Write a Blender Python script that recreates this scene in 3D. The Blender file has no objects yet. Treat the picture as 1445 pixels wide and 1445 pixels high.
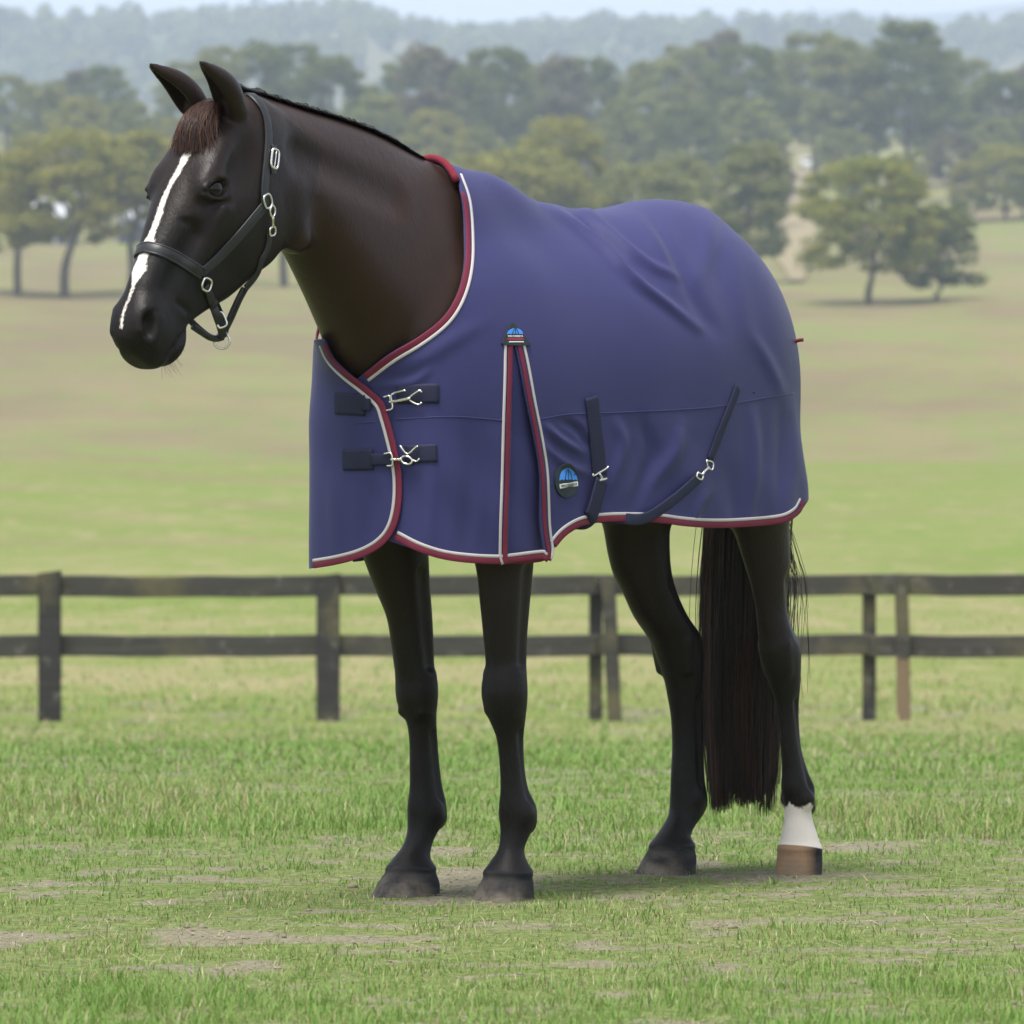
import bpy, bmesh, math, random
import numpy as np
from mathutils import Vector, Matrix
from mathutils.bvhtree import BVHTree

random.seed(7)
rng = np.random.default_rng(11)
scene = bpy.context.scene
COL = scene.collection
rad = math.radians

# ------------------------------------------------------------------ camera
FP, CAM_H, YH, CX = 9610.0, 1.0, 650.0, 722.5        # focal length and horizon in photo pixels (1445 wide)
cam_d = bpy.data.cameras.new('camera')
cam = bpy.data.objects.new('camera', cam_d)
COL.objects.link(cam)
cam_d.sensor_width = 36.0
cam_d.lens = FP / 1445.0 * 36.0
cam_d.clip_start = 0.5
cam_d.clip_end = 40000.0
cam.location = (0, 0, CAM_H)
cam.rotation_euler = (rad(90) - math.atan((722.5 - YH) / FP), 0, 0)
cam_d.dof.use_dof = True
cam_d.dof.focus_distance = 15.2
cam_d.dof.aperture_fstop = 12.0
scene.camera = cam

# ------------------------------------------------------------------ sky, sun, exposure
SUN_EL, SUN_AZ = rad(72), rad(-150)                     # azimuth measured from +Y towards +X
world = bpy.data.worlds.new('World')
scene.world = world
world.use_nodes = True
nt = world.node_tree
bg = nt.nodes['Background']
sky = nt.nodes.new('ShaderNodeTexSky')
sky.sky_type = 'NISHITA'
sky.sun_disc = False
sky.sun_elevation = SUN_EL
sky.sun_rotation = SUN_AZ
sky.air_density = 1.0
sky.dust_density = 2.0
sky.ozone_density = 1.0
hsv = nt.nodes.new('ShaderNodeHueSaturation')           # thin white cloud: the same sky with less blue
hsv.inputs['Saturation'].default_value = 0.28
nt.links.new(sky.outputs[0], hsv.inputs['Color'])
nt.links.new(hsv.outputs[0], bg.inputs[0])
bg.inputs[1].default_value = 0.068
sun_d = bpy.data.lights.new('sun', 'SUN')
sun_d.energy = 1.5
sun_d.angle = rad(24)
sun_d.color = (1.0, 0.96, 0.9)
sun = bpy.data.objects.new('sun', sun_d)
COL.objects.link(sun)
sd = Vector((math.sin(SUN_AZ) * math.cos(SUN_EL), math.cos(SUN_AZ) * math.cos(SUN_EL), math.sin(SUN_EL)))
sun.rotation_euler = (-sd).to_track_quat('-Z', 'Y').to_euler()
sun.location = (0, 0, 40)
vs = scene.view_settings
vs.view_transform = 'Standard'
vs.look = 'None'
vs.gamma = 1.0
vs.use_curve_mapping = False
vs.exposure = 1.95
HAZE = 0.00022
scene.render.engine = 'CYCLES'
scene.cycles.use_denoising = True
scene.cycles.max_bounces = 6
scene.cycles.volume_bounces = 1
scene.cycles.transparent_max_bounces = 8

# ------------------------------------------------------------------ helpers
def tag(o, label=None, cat=None, group=None, kind=None):
    if label: o['label'] = label
    if cat: o['category'] = cat
    if group: o['group'] = group
    if kind: o['kind'] = kind
    return o

def empty(name, loc=(0, 0, 0)):
    o = bpy.data.objects.new(name, None)
    o.location = loc
    o.empty_display_size = 0.2
    COL.objects.link(o)
    return o

def mesh_obj(name, verts, faces, mat=None, parent=None, smooth=True):
    me = bpy.data.meshes.new(name)
    verts = np.asarray(verts, dtype=np.float32)
    if isinstance(faces, np.ndarray):
        n, k = faces.shape
        me.vertices.add(len(verts)); me.vertices.foreach_set('co', verts.ravel())
        me.loops.add(n * k); me.loops.foreach_set('vertex_index', faces.ravel().astype(np.int32))
        me.polygons.add(n); me.polygons.foreach_set('loop_start', np.arange(0, n * k, k, dtype=np.int32))
        me.update(calc_edges=True)
    else:
        me.from_pydata([tuple(v) for v in verts.tolist()], [], faces)
        me.update()
    if smooth:
        me.polygons.foreach_set('use_smooth', np.ones(len(me.polygons), dtype=bool))
    o = bpy.data.objects.new(name, me)
    COL.objects.link(o)
    if mat: me.materials.append(mat)
    if parent:
        o.parent = parent
        o.matrix_parent_inverse = Matrix.Translation(-parent.location) if parent.type == 'EMPTY' else Matrix.Identity(4)
    return o

def attr(o, name, vals, kind='FLOAT'):
    a = o.data.attributes.new(name, kind, 'POINT')
    if kind == 'FLOAT':
        a.data.foreach_set('value', np.asarray(vals, dtype=np.float32).ravel())
    elif kind == 'FLOAT_COLOR':
        a.data.foreach_set('color', np.asarray(vals, dtype=np.float32).ravel())
    else:
        a.data.foreach_set('vector', np.asarray(vals, dtype=np.float32).ravel())

class NT:
    """small helper for node materials"""
    def __init__(self, name, rough=0.6, spec=0.3, color=(0.5, 0.5, 0.5)):
        self.m = bpy.data.materials.new(name)
        self.m.use_nodes = True
        self.t = self.m.node_tree
        self.b = self.t.nodes['Principled BSDF']
        self.b.inputs['Roughness'].default_value = rough
        self.b.inputs['Specular IOR Level'].default_value = spec
        self.b.inputs['Base Color'].default_value = (*color, 1)
    def n(self, typ, **kw):
        nd = self.t.nodes.new(typ)
        for k, v in kw.items():
            if k in nd.inputs.keys(): nd.inputs[k].default_value = v
            else: setattr(nd, k, v)
        return nd
    def link(self, a, b): self.t.links.new(a, b)
    def coord(self, which='Object'):
        return self.n('ShaderNodeTexCoord').outputs[which]
    def noise(self, scale, detail=3, vec=None, rough=0.55, dist=0.0):
        nd = self.n('ShaderNodeTexNoise')
        nd.inputs['Scale'].default_value = scale
        nd.inputs['Detail'].default_value = detail
        nd.inputs['Roughness'].default_value = rough
        nd.inputs['Distortion'].default_value = dist
        if vec: self.link(vec, nd.inputs['Vector'])
        return nd.outputs['Fac']
    def ramp(self, fac, stops):
        nd = self.n('ShaderNodeValToRGB')
        e = nd.color_ramp.elements
        while len(e) < len(stops): e.new(0.5)
        for i, (p, c) in enumerate(stops):
            e[i].position = p
            e[i].color = (*c, 1) if len(c) == 3 else c
        self.link(fac, nd.inputs[0])
        return nd.outputs[0]
    def math(self, op, a, b=None, clamp=False):
        nd = self.n('ShaderNodeMath'); nd.operation = op; nd.use_clamp = clamp
        for i, v in enumerate((a, b)):
            if v is None: continue
            if isinstance(v, (int, float)): nd.inputs[i].default_value = v
            else: self.link(v, nd.inputs[i])
        return nd.outputs[0]
    def mix(self, fac, a, b):
        nd = self.n('ShaderNodeMix'); nd.data_type = 'RGBA'
        for s, v in ((0, fac), (6, a), (7, b)):
            if isinstance(v, (int, float)): nd.inputs[s].default_value = v
            elif isinstance(v, tuple): nd.inputs[s].default_value = (*v, 1)
            else: self.link(v, nd.inputs[s])
        return nd.outputs[2]
    def step(self, x, lo, hi):
        nd = self.n('ShaderNodeMapRange'); nd.interpolation_type = 'SMOOTHSTEP'
        self.link(x, nd.inputs[0]); nd.inputs[1].default_value = lo; nd.inputs[2].default_value = hi
        return nd.outputs[0]
    def attr(self, name, out='Fac'):
        nd = self.n('ShaderNodeAttribute'); nd.attribute_name = name
        return nd.outputs[out]
    def scale(self, vec, s):
        nd = self.n('ShaderNodeMapping'); nd.inputs['Scale'].default_value = s
        self.link(vec, nd.inputs[0]); return nd.outputs[0]
    def color(self, c): self.link(c, self.b.inputs['Base Color'])
    def bump(self, h, strength=0.3, dist=0.01, normal=None):
        nd = self.n('ShaderNodeBump'); nd.inputs['Strength'].default_value = strength
        nd.inputs['Distance'].default_value = dist
        self.link(h, nd.inputs['Height'])
        if normal: self.link(normal, nd.inputs['Normal'])
        self.link(nd.outputs[0], self.b.inputs['Normal'])
        return nd.outputs[0]

def pix_ray(px, py):
    return Vector(((px - CX) / FP, 1.0, -(py - YH) / FP))

def hermite(xs, ys, x):
    """smooth curve through knots (shape-preserving slopes)"""
    xs = np.asarray(xs, float); ys = np.asarray(ys, float)
    if xs[0] > xs[-1]: xs, ys = xs[::-1], ys[::-1]
    d = np.diff(ys) / np.diff(xs)
    m = np.zeros_like(ys)
    m[1:-1] = (d[:-1] + d[1:]) * 0.5
    m[0], m[-1] = d[0], d[-1]
    x = np.clip(x, xs[0], xs[-1])
    i = np.clip(np.searchsorted(xs, x) - 1, 0, len(xs) - 2)
    h = xs[i + 1] - xs[i]
    t = (x - xs[i]) / h
    return ((2*t**3 - 3*t**2 + 1) * ys[i] + (t**3 - 2*t**2 + t) * h * m[i]
            + (-2*t**3 + 3*t**2) * ys[i + 1] + (t**3 - t**2) * h * m[i + 1])

def smooth_path(pts, n=12):
    """Catmull-Rom through a list of points, n samples per span"""
    P = np.asarray(pts, float)
    Q = np.vstack([2 * P[0] - P[1], P, 2 * P[-1] - P[-2]])
    out = []
    for i in range(1, len(Q) - 2):
        p0, p1, p2, p3 = Q[i - 1:i + 3]
        for t in np.arange(n) / n:
            out.append(0.5 * (2*p1 + (p2 - p0)*t + (2*p0 - 5*p1 + 4*p2 - p3)*t*t + (3*p1 - p0 - 3*p2 + p3)*t**3))
    out.append(P[-1])
    return np.array(out)

# ------------------------------------------------------------------ signed distance fields and their surfaces
class Field:
    def __init__(self, lo, hi, h):
        self.lo = np.array(lo, np.float32); self.h = h
        self.dim = tuple(int(round((b - a) / h)) + 1 for a, b in zip(lo, hi))
        self.a = np.full(self.dim, 0.2, np.float32)
    def sl(self, lo, hi):
        i0 = [max(0, int((lo[i] - self.lo[i]) / self.h)) for i in range(3)]
        i1 = [min(self.dim[i], int((hi[i] - self.lo[i]) / self.h) + 2) for i in range(3)]
        s = tuple(slice(p, q) for p, q in zip(i0, i1))
        g = [(self.lo[i] + self.h * np.arange(i0[i], i1[i])).astype(np.float32) for i in range(3)]
        return s, g[0][:, None, None], g[1][None, :, None], g[2][None, None, :]
    def add(self, s, d, k):
        v = self.a[s]
        if k <= 0: self.a[s] = np.minimum(v, d)
        else:
            h = np.maximum(k - np.abs(v - d), 0) / k
            self.a[s] = np.minimum(v, d) - h * h * k * 0.25
    def cut(self, s, d, k):
        v = self.a[s]; d = -d
        h = np.maximum(k - np.abs(v - d), 0) / k
        self.a[s] = np.maximum(v, d) + h * h * k * 0.25

def surface_nets(F):
    A = F.a; h = F.h
    S = A < 0
    n = A.shape
    cnt = np.zeros((n[0]-1, n[1]-1, n[2]-1), np.int8)
    for i in (0, 1):
        for j in (0, 1):
            for k in (0, 1):
                cnt += S[i:n[0]-1+i, j:n[1]-1+j, k:n[2]-1+k]
    act = np.argwhere((cnt > 0) & (cnt < 8))
    idx = np.full(cnt.shape, -1, np.int32)
    idx[act[:, 0], act[:, 1], act[:, 2]] = np.arange(len(act))
    acc = np.zeros((len(act), 3)); num = np.zeros(len(act))
    corners = [(i, j, k) for i in (0, 1) for j in (0, 1) for k in (0, 1)]
    for c0 in corners:
        for ax in range(3):
            if c0[ax]: continue
            c1 = list(c0); c1[ax] = 1
            v0 = A[act[:, 0]+c0[0], act[:, 1]+c0[1], act[:, 2]+c0[2]]
            v1 = A[act[:, 0]+c1[0], act[:, 1]+c1[1], act[:, 2]+c1[2]]
            m = (v0 < 0) != (v1 < 0)
            t = np.where(m, v0 / np.where(m, v0 - v1, 1), 0)
            p = np.tile(np.array(c0, float), (len(act), 1)); p[:, ax] = t
            acc[m] += p[m]; num[m] += 1
    V = (act + acc / num[:, None]) * h + F.lo
    quads = []
    for ax in range(3):
        sl0 = [slice(1, -1)] * 3; sl0[ax] = slice(0, -1)
        sl1 = [slice(1, -1)] * 3; sl1[ax] = slice(1, None)
        s0, s1 = S[tuple(sl0)], S[tuple(sl1)]
        e = np.argwhere(s0 != s1)
        flip = s0[e[:, 0], e[:, 1], e[:, 2]]
        off = np.ones(3, int); off[ax] = 0
        e = e + off
        u, v = (ax + 1) % 3, (ax + 2) % 3
        def cell(du, dv):
            q = e.copy(); q[:, u] -= du; q[:, v] -= dv
            return idx[q[:, 0], q[:, 1], q[:, 2]]
        q = np.stack([cell(1, 1), cell(0, 1), cell(0, 0), cell(1, 0)], 1)
        q[~flip] = q[~flip][:, ::-1]
        quads.append(q)
    return V, np.vstack(quads)

def d_ell(x, y, z, c, r):
    qx, qy, qz = (x - c[0]), (y - c[1]), (z - c[2])
    k0 = np.sqrt((qx/r[0])**2 + (qy/r[1])**2 + (qz/r[2])**2)
    k1 = np.sqrt((qx/r[0]**2)**2 + (qy/r[1]**2)**2 + (qz/r[2]**2)**2)
    return k0 * (k0 - 1) / np.maximum(k1, 1e-6)

def d_cap(x, y, z, p0, p1, r0, r1):
    d = np.array(p1, float) - np.array(p0, float)
    t = np.clip(((x-p0[0])*d[0] + (y-p0[1])*d[1] + (z-p0[2])*d[2]) / max(d @ d, 1e-9), 0, 1)
    return np.sqrt((x-p0[0]-t*d[0])**2 + (y-p0[1]-t*d[1])**2 + (z-p0[2]-t*d[2])**2) - (r0 + (r1 - r0) * t)

def d_sec(u, v, ru, rv, n=2.0):
    """distance to a (super)ellipse section with half axes ru, rv"""
    au, av = np.abs(u) / ru, np.abs(v) / rv
    f = (au**n + av**n + 1e-9) ** (1.0 / n)
    g = np.sqrt((au**(n-1) / ru)**2 + (av**(n-1) / rv)**2 + 1e-12) * f**(1 - n)
    return np.maximum((f - 1) / np.maximum(g, 1e-3), -np.minimum(ru, rv))
# ------------------------------------------------------------------ horse frame: a = forward, l = to the horse's left, z = up
TH = rad(53)
HC, HS = math.cos(TH), math.sin(TH)
HF = np.array([-HC, -HS, 0.0]); HL = np.array([HS, -HC, 0.0])
D0 = 15.5
HO = np.array([(637 - CX) / FP * D0, D0, 0.0])

def h2w(P):
    P = np.asarray(P, float)
    return HO + P[..., 0:1] * HF + P[..., 1:2] * HL + P[..., 2:3] * np.array([0, 0, 1.0])
def w2h(W):
    W = np.asarray(W, float) - HO
    return np.stack([W @ HF, W @ HL, W[..., 2]], -1)
def w2p(W):
    W = np.asarray(W, float)
    return np.stack([CX + FP * W[..., 0] / W[..., 1], YH - FP * (W[..., 2] - CAM_H) / W[..., 1]], -1)
def inv(px, py, l):
    """photo pixel to (a, z) in the horse's plane l"""
    kx, kz = (px - CX) / FP, -(py - YH) / FP
    t = (l + HO @ HL) / (kx * HL[0] + HL[1])
    p = np.array([kx * t, t, CAM_H + kz * t])
    return float((p - HO) @ HF), float(p[2])

# head frame: X down the face, Y left, Z out of the forehead
HE = np.array([0.49, -0.872]); HN = np.array([0.872, 0.49]); HQ = np.array([0.94, 1.675])
def head_pt(X, Y, Z):
    v = HQ + X * HE + Z * HN
    return (v[0], Y, v[1])

T = Field((-1.50, -0.44, -0.03), (1.32, 0.44, 1.96), 0.005)

def ell(c, r, k=0.03, both=False, cut=False, F=None):
    F = F or T
    for sg in ((1, -1) if both else (1,)):
        cc = (c[0], c[1] * sg, c[2]); m = k + 0.02
        s, x, y, z = F.sl([cc[i] - r[i] - m for i in range(3)], [cc[i] + r[i] + m for i in range(3)])
        (F.cut if cut else F.add)(s, d_ell(x, y, z, cc, r), k)
def cap(p0, p1, r0, r1, k=0.02, both=False, cut=False):
    for sg in ((1, -1) if both else (1,)):
        q0 = (p0[0], p0[1] * sg, p0[2]); q1 = (p1[0], p1[1] * sg, p1[2]); m = k + 0.015 + max(r0, r1)
        s, x, y, z = T.sl([min(q0[i], q1[i]) - m for i in range(3)], [max(q0[i], q1[i]) + m for i in range(3)])
        (T.cut if cut else T.add)(s, d_cap(x, y, z, q0, q1, r0, r1), k)
def hell(c, r, k=0.02, both=True, cut=False, rot=0.0):
    """ellipsoid in head coordinates; rot turns it in the X-Z plane"""
    for sg in ((1, -1) if both else (1,)):
        p = head_pt(c[0], c[1] * sg, c[2]); R = max(r) + k + 0.02
        s, x, y, z = T.sl([q - R for q in p], [q + R for q in p])
        X = (x - p[0]) * HE[0] + (z - p[2]) * HE[1]; Z = (x - p[0]) * HN[0] + (z - p[2]) * HN[1]
        if rot:
            X, Z = X * math.cos(rot) + Z * math.sin(rot), -X * math.sin(rot) + Z * math.cos(rot)
        (T.cut if cut else T.add)(s, d_ell(X, y - p[1], Z, (0, 0, 0), r), k)
def hcap(p0, p1, r0, r1, k=0.015, both=True, cut=False):
    cap(head_pt(*p0), head_pt(*p1), r0, r1, k, both, cut)
def loft(origin, ux, stations, k, margin=0.06, q=0.05, n_up=2.0, n_lo=2.2):
    """body of elliptic sections along a straight axis in the a-z plane; stations: t, top, bottom, half width, height of the widest point"""
    st = np.array(stations, float); u = np.array(ux) / np.linalg.norm(ux); nn = np.array([-u[1], u[0]])
    if nn[1] < 0 or (abs(nn[1]) < 0.5 and nn[0] < 0): nn = -nn
    pts = [np.array(origin) + t * u + v * nn for t, a, b, *_ in st for v in (a, b)]
    lo = np.min(pts, 0) - margin; hi = np.max(pts, 0) + margin; wm = st[:, 3].max() + margin
    s, x, y, z = T.sl((lo[0], -wm, lo[1]), (hi[0], wm, hi[1]))
    X = (x - origin[0]) * u[0] + (z - origin[1]) * u[1]; Z = (x - origin[0]) * nn[0] + (z - origin[1]) * nn[1]
    f = lambda c: hermite(st[:, 0], st[:, c], X).astype(np.float32)
    zc = f(4); up = np.maximum(f(1) - zc, 0.012); lo_ = np.maximum(zc - f(2), 0.012); w = np.maximum(f(3), 0.01)
    dz = Z - zc
    d = np.where(dz > 0, d_sec(y, dz, w, up, n_up), d_sec(y, dz, w, lo_, n_lo))
    e = np.maximum(st[0, 0] - X, X - st[-1, 0])
    hh = np.maximum(q - np.abs(d - e), 0) / q
    T.add(s, (np.maximum(d, e) + hh * hh * q * 0.25).astype(np.float32), k)

# ---- trunk (mostly under the rug)
loft((0, 0), (-1, 0), [(-0.24, 1.34, 0.98, 0.11, 1.14), (-0.13, 1.47, 0.92, 0.175, 1.14), (0.0, 1.535, 0.87, 0.225, 1.14), (0.15, 1.55, 0.88, 0.255, 1.14),
     (0.32, 1.535, 0.89, 0.275, 1.16), (0.5, 1.563, 0.90, 0.285, 1.18), (0.68, 1.592, 0.91, 0.275, 1.19), (0.82, 1.608, 0.92, 0.255, 1.2),
     (0.94, 1.590, 0.94, 0.225, 1.22), (1.04, 1.52, 0.97, 0.18, 1.2), (1.14, 1.42, 1.0, 0.12, 1.18), (1.21, 1.34, 1.05, 0.075, 1.16)], 0.03)
cap((0.22, 0, 1.585), (0.05, 0, 1.580), 0.03, 0.042, 0.12)
cap((0.05, 0, 1.580), (-0.10, 0, 1.575), 0.042, 0.040, 0.12)
cap((-0.10, 0, 1.575), (-0.40, 0, 1.51), 0.040, 0.035, 0.12)
ell((0.05, 0.12, 1.14), (0.24, 0.108, 0.30), 0.08, both=True)          # shoulder
ell((0.14, 0.0, 1.08), (0.18, 0.15, 0.19), 0.08)                       # breast
ell((-0.90, 0.112, 1.16), (0.25, 0.122, 0.32), 0.08, both=True)        # rump
cap((-1.14, 0, 1.41), (-1.24, -0.01, 1.28), 0.04, 0.03, 0.04)          # dock
TRUNK = T.a.copy()
# ---- neck
NB = (0.0, 1.28); NU = (0.875, 0.485)
loft(NB, NU, [(-0.1, 0.27, -0.28, 0.17, 0.0), (0.1, 0.295, -0.29, 0.165, -0.03), (0.2, 0.30, -0.265, 0.15, -0.05), (0.28, 0.297, -0.235, 0.135, -0.05),
     (0.345, 0.284, -0.205, 0.122, -0.05), (0.47, 0.257, -0.155, 0.102, -0.03), (0.593, 0.218, -0.118, 0.088, 0.0), (0.73, 0.166, -0.10, 0.08, 0.01),
     (0.85, 0.122, -0.09, 0.072, 0.01), (0.92, 0.095, -0.08, 0.062, 0.0)], 0.06, n_up=1.75, n_lo=2.2)
NECKED = T.a.copy()
# ---- head
_hl = [(-0.20, -0.095, -0.20, 0.05, -0.14), (-0.15, -0.055, -0.235, 0.07, -0.12), (-0.08, -0.02, -0.275, 0.082, -0.10), (0.0, 0.0, -0.312, 0.086, -0.08),
       (0.08, 0.008, -0.318, 0.082, -0.07), (0.15, 0.012, -0.298, 0.073, -0.075), (0.22, 0.013, -0.262, 0.063, -0.08), (0.29, 0.012, -0.206, 0.054, -0.08),
       (0.35, 0.010, -0.166, 0.050, -0.07), (0.40, 0.006, -0.148, 0.049, -0.065), (0.44, 0.0, -0.140, 0.047, -0.066), (0.468, -0.014, -0.135, 0.043, -0.072), (0.486, -0.032, -0.125, 0.036, -0.078)]
loft(tuple(HQ), tuple(HE), _hl, 0.03, q=0.025, n_up=2.4, n_lo=2.7)
hell((0.03, 0.052, -0.208), (0.130, 0.034, 0.118), 0.04)                        # cheek
hcap((0.10, 0.073, -0.092), (0.235, 0.050, -0.090), 0.013, 0.008, 0.035)        # facial crest
hcap((-0.02, 0.060, -0.055), (0.045, 0.066, -0.026), 0.011, 0.010, 0.05)        # brow
hell((0.074, 0.067, -0.042), (0.044, 0.024, 0.034), 0.025, rot=0.9)             # orbit
hell((-0.015, 0.096, -0.085), (0.034, 0.012, 0.024), 0.05, cut=True)            # hollow above the eye
hell((0.075, 0.094, -0.047), (0.036, 0.022, 0.0205), 0.006, cut=True, rot=0.9)  # opening of the eye
hcap((0.036, 0.0760, -0.072), (0.054, 0.0890, -0.028), 0.0042, 0.0048, 0.006)    # upper lid
hcap((0.054, 0.0890, -0.028), (0.096, 0.0825, -0.008), 0.0048, 0.0038, 0.006)
hcap((0.050, 0.0795, -0.086), (0.093, 0.0815, -0.067), 0.0040, 0.0045, 0.008)    # lower lid
hcap((0.093, 0.0815, -0.067), (0.111, 0.0805, -0.018), 0.0045, 0.0040, 0.008)
hcap((0.112, 0.080, -0.062), (0.125, 0.077, -0.026), 0.004, 0.003, 0.02, cut=True)
hell((0.408, 0.028, -0.040), (0.042, 0.022, 0.040), 0.03)                       # nostril wing
hcap((0.400, 0.040, -0.010), (0.447, 0.037, -0.018), 0.006, 0.005, 0.014)       # nostril rim
hell((0.427, 0.052, -0.030), (0.030, 0.027, 0.0175), 0.010, cut=True, rot=-0.6)
hell((0.405, 0.062, -0.018), (0.022, 0.016, 0.008), 0.008, cut=True, rot=0.5)
hcap((0.398, 0.050, -0.050), (0.445, 0.046, -0.058), 0.007, 0.006, 0.012)
hell((0.425, 0.020, -0.085), (0.048, 0.026, 0.043), 0.03)                       # upper lip
hell((0.405, 0.0, -0.146), (0.044, 0.040, 0.022), 0.025)                         # chin
def march(px, py):
    """first point of the body field along a photo pixel's ray (horse frame)"""
    d = np.array([(px - CX) / FP, 1.0, -(py - YH) / FP]); tt_ = np.arange(13.6, 17.2, 0.002)
    P = w2h(np.array([0, 0, CAM_H]) + tt_[:, None] * d)
    g = np.clip(np.round((P - T.lo) / T.h).astype(int), 0, np.array(T.dim) - 1)
    return P[np.argmax(T.a[g[:, 0], g[:, 1], g[:, 2]] < 0)]
_m = [march(*q) for q in ((226, 512), (236, 503), (246, 491), (255, 478), (261, 469))]
for a_, b_ in zip(_m[:-1], _m[1:]):
    cap(tuple(a_), tuple(b_), 0.0055, 0.0050, 0.006, both=True, cut=True)           # mouth
for q0, q1, r_ in (((258, 312), (272, 314), 0.003), ((300, 288), (326, 284), 0.004), ((252, 428), (266, 440), 0.004), ((196, 488), (212, 498), 0.004)):
    cap(tuple(march(*q0)), tuple(march(*q1)), r_, r_ * 0.7, 0.012, both=True, cut=True)   # creases of the face
hcap((0.19, 0.066, -0.045), (0.33, 0.050, -0.040), 0.006, 0.006, 0.04, cut=True)
# ---- ears
for sg in (1, -1):
    b = np.array(head_pt(-0.125, 0.050 * sg, -0.035)); t = np.array(head_pt(-0.152, 0.073 * sg, 0.124))
    ax = (t - b) / np.linalg.norm(t - b); ln = np.linalg.norm(t - b)
    op = np.array([0.97, -0.18, -0.15]); op -= (op @ ax) * ax; op /= np.linalg.norm(op); sd_ = np.cross(ax, op)
    s, x, y, z = T.sl(b - 0.11, b + np.array([0.2, 0.11, 0.2]))
    q = [x - b[0], y - b[1], z - b[2]]
    U = q[0]*ax[0] + q[1]*ax[1] + q[2]*ax[2]; Vv = q[0]*op[0] + q[1]*op[1] + q[2]*op[2]; Wv = q[0]*sd_[0] + q[1]*sd_[1] + q[2]*sd_[2]
    kn = [-0.03, 0.0, 0.03, 0.06, 0.09, 0.12, 0.145, ln + 0.004]
    rw = hermite(kn, [0.027, 0.036, 0.040, 0.037, 0.030, 0.0205, 0.0115, 0.003], U).astype(np.float32)
    bend = hermite(kn, [0, 0, -0.004, -0.007, -0.006, 0.0, 0.006, 0.011], U).astype(np.float32)
    outer = d_sec(Wv, Vv - bend, rw * 0.9, rw * 0.82)
    inner = d_sec(Wv, Vv - bend - rw * 0.62, np.maximum(rw * 0.9 - 0.012, 0.0015), np.maximum(rw * 0.84, 0.0015))
    inner = np.maximum(inner, 0.020 - U - (Vv - bend) * 0.8)
    hh = np.maximum(0.010 - np.abs(outer + inner), 0) / 0.010
    d = np.maximum(outer, -inner) + hh * hh * 0.0025 - 0.0012
    d = np.maximum(d, np.maximum(-0.03 - U, U - ln))
    T.add(s, d.astype(np.float32), 0.012)
# ---- neck detail
_at = inv(428, 322, 0.085); cap((_at[0] + 0.014, 0.040, _at[1] + 0.07), (_at[0] - 0.018, 0.049, _at[1] - 0.025), 0.022, 0.029, 0.06, both=True)   # wing of the atlas
_j0 = inv(425, 372, 0.06); _j1 = inv(505, 500, 0.08)
cap((_j0[0], 0.088, _j0[1]), (_j1[0], 0.118, _j1[1]), 0.012, 0.014, 0.03, both=True, cut=True)           # jugular groove
_c0 = inv(420, 215, 0.07); _c1 = inv(560, 275, 0.10)
cap((_c0[0], 0.090, _c0[1]), (_c1[0], 0.118, _c1[1]), 0.016, 0.020, 0.06, both=True, cut=True)           # hollow under the crest
# ---- legs: outline measured in the photograph at rows y (left x, right x), ratio depth/width of the section
def leg(lat, rows, k=0.04, top=None, kk=2.0):
    Z, A, RA, RL, LA = [], [], [], [], []
    for y, xl, xr, ratio, *dl in rows:
        l = lat + (dl[0] if dl else 0)
        a, z = inv((xl + xr) / 2, y, l)
        D = (HO + a * HF + l * HL)[1]
        hw = (xr - xl) / 2 * D / FP
        rl = hw / math.sqrt((HC * ratio) ** 2 + HS ** 2)
        Z.append(z); A.append(a); RA.append(rl * ratio); RL.append(rl); LA.append(l)
    if top:
        for a, l, z, ra, rl in top: Z.insert(0, z); A.insert(0, a); LA.insert(0, l); RA.insert(0, ra); RL.insert(0, rl)
    Z, A, RA, RL, LA = map(np.array, (Z, A, RA, RL, LA))
    s, x, y, z = T.sl((min(A - RA) - 0.05, min(LA - RL) - 0.05, Z.min() - 0.03), (max(A + RA) + 0.05, max(LA + RL) + 0.05, Z.max() + 0.03))
    f = lambda q: hermite(Z, q, z).astype(np.float32)
    d = d_sec(x - f(A), y - f(LA), f(RA), f(RL), kk)
    e = np.maximum(Z.min() - z, z - Z.max())
    T.add(s, np.maximum(d, e).astype(np.float32), k)
    return Z, A, RA, RL, LA
def groove(Ls, z0, z1, off, r, lat_in=0.0):
    """the hollow between cannon bone and tendon, on both faces of the leg"""
    Z, A, RA, RL, LA = Ls
    for sg in (1, -1):
        p = [(float(hermite(Z, A, q) - off * hermite(Z, RA, q)), float(hermite(Z, LA, q) + sg * (hermite(Z, RL, q) * 0.93 + r * 0.45)), q) for q in (z0, z1)]
        cap(p[0], p[1], r, r, 0.012, cut=True)
def hoof(lat, rows, ratio=1.12, k=0.003):
    return leg(lat, [(y, a, b, ratio) for y, a, b in rows], k, kk=2.2)
FL, FR, HLL, HRL = 0.13, -0.13, 0.13, -0.14
lf = leg(FL, [(795, 670, 753, 1.35), (850, 677, 748, 1.35), (900, 682, 744, 1.3), (940, 685, 743, 1.15), (965, 682, 744, 1.05), (990, 683, 744, 1.05), (1012, 689, 742, 1.15), (1040, 700, 739, 1.45),
     (1080, 705, 740, 1.6), (1115, 706, 746, 1.6), (1140, 704, 757, 1.45), (1158, 705, 757, 1.35), (1178, 706, 748, 1.25), (1200, 702, 740, 1.2), (1218, 690, 745, 1.15), (1232, 681, 753, 1.1), (1238, 683, 751, 1.1)],
     top=[(0.01, 0.14, 0.86, 0.10, 0.075), (0.0, 0.12, 1.0, 0.12, 0.07)])
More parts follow.
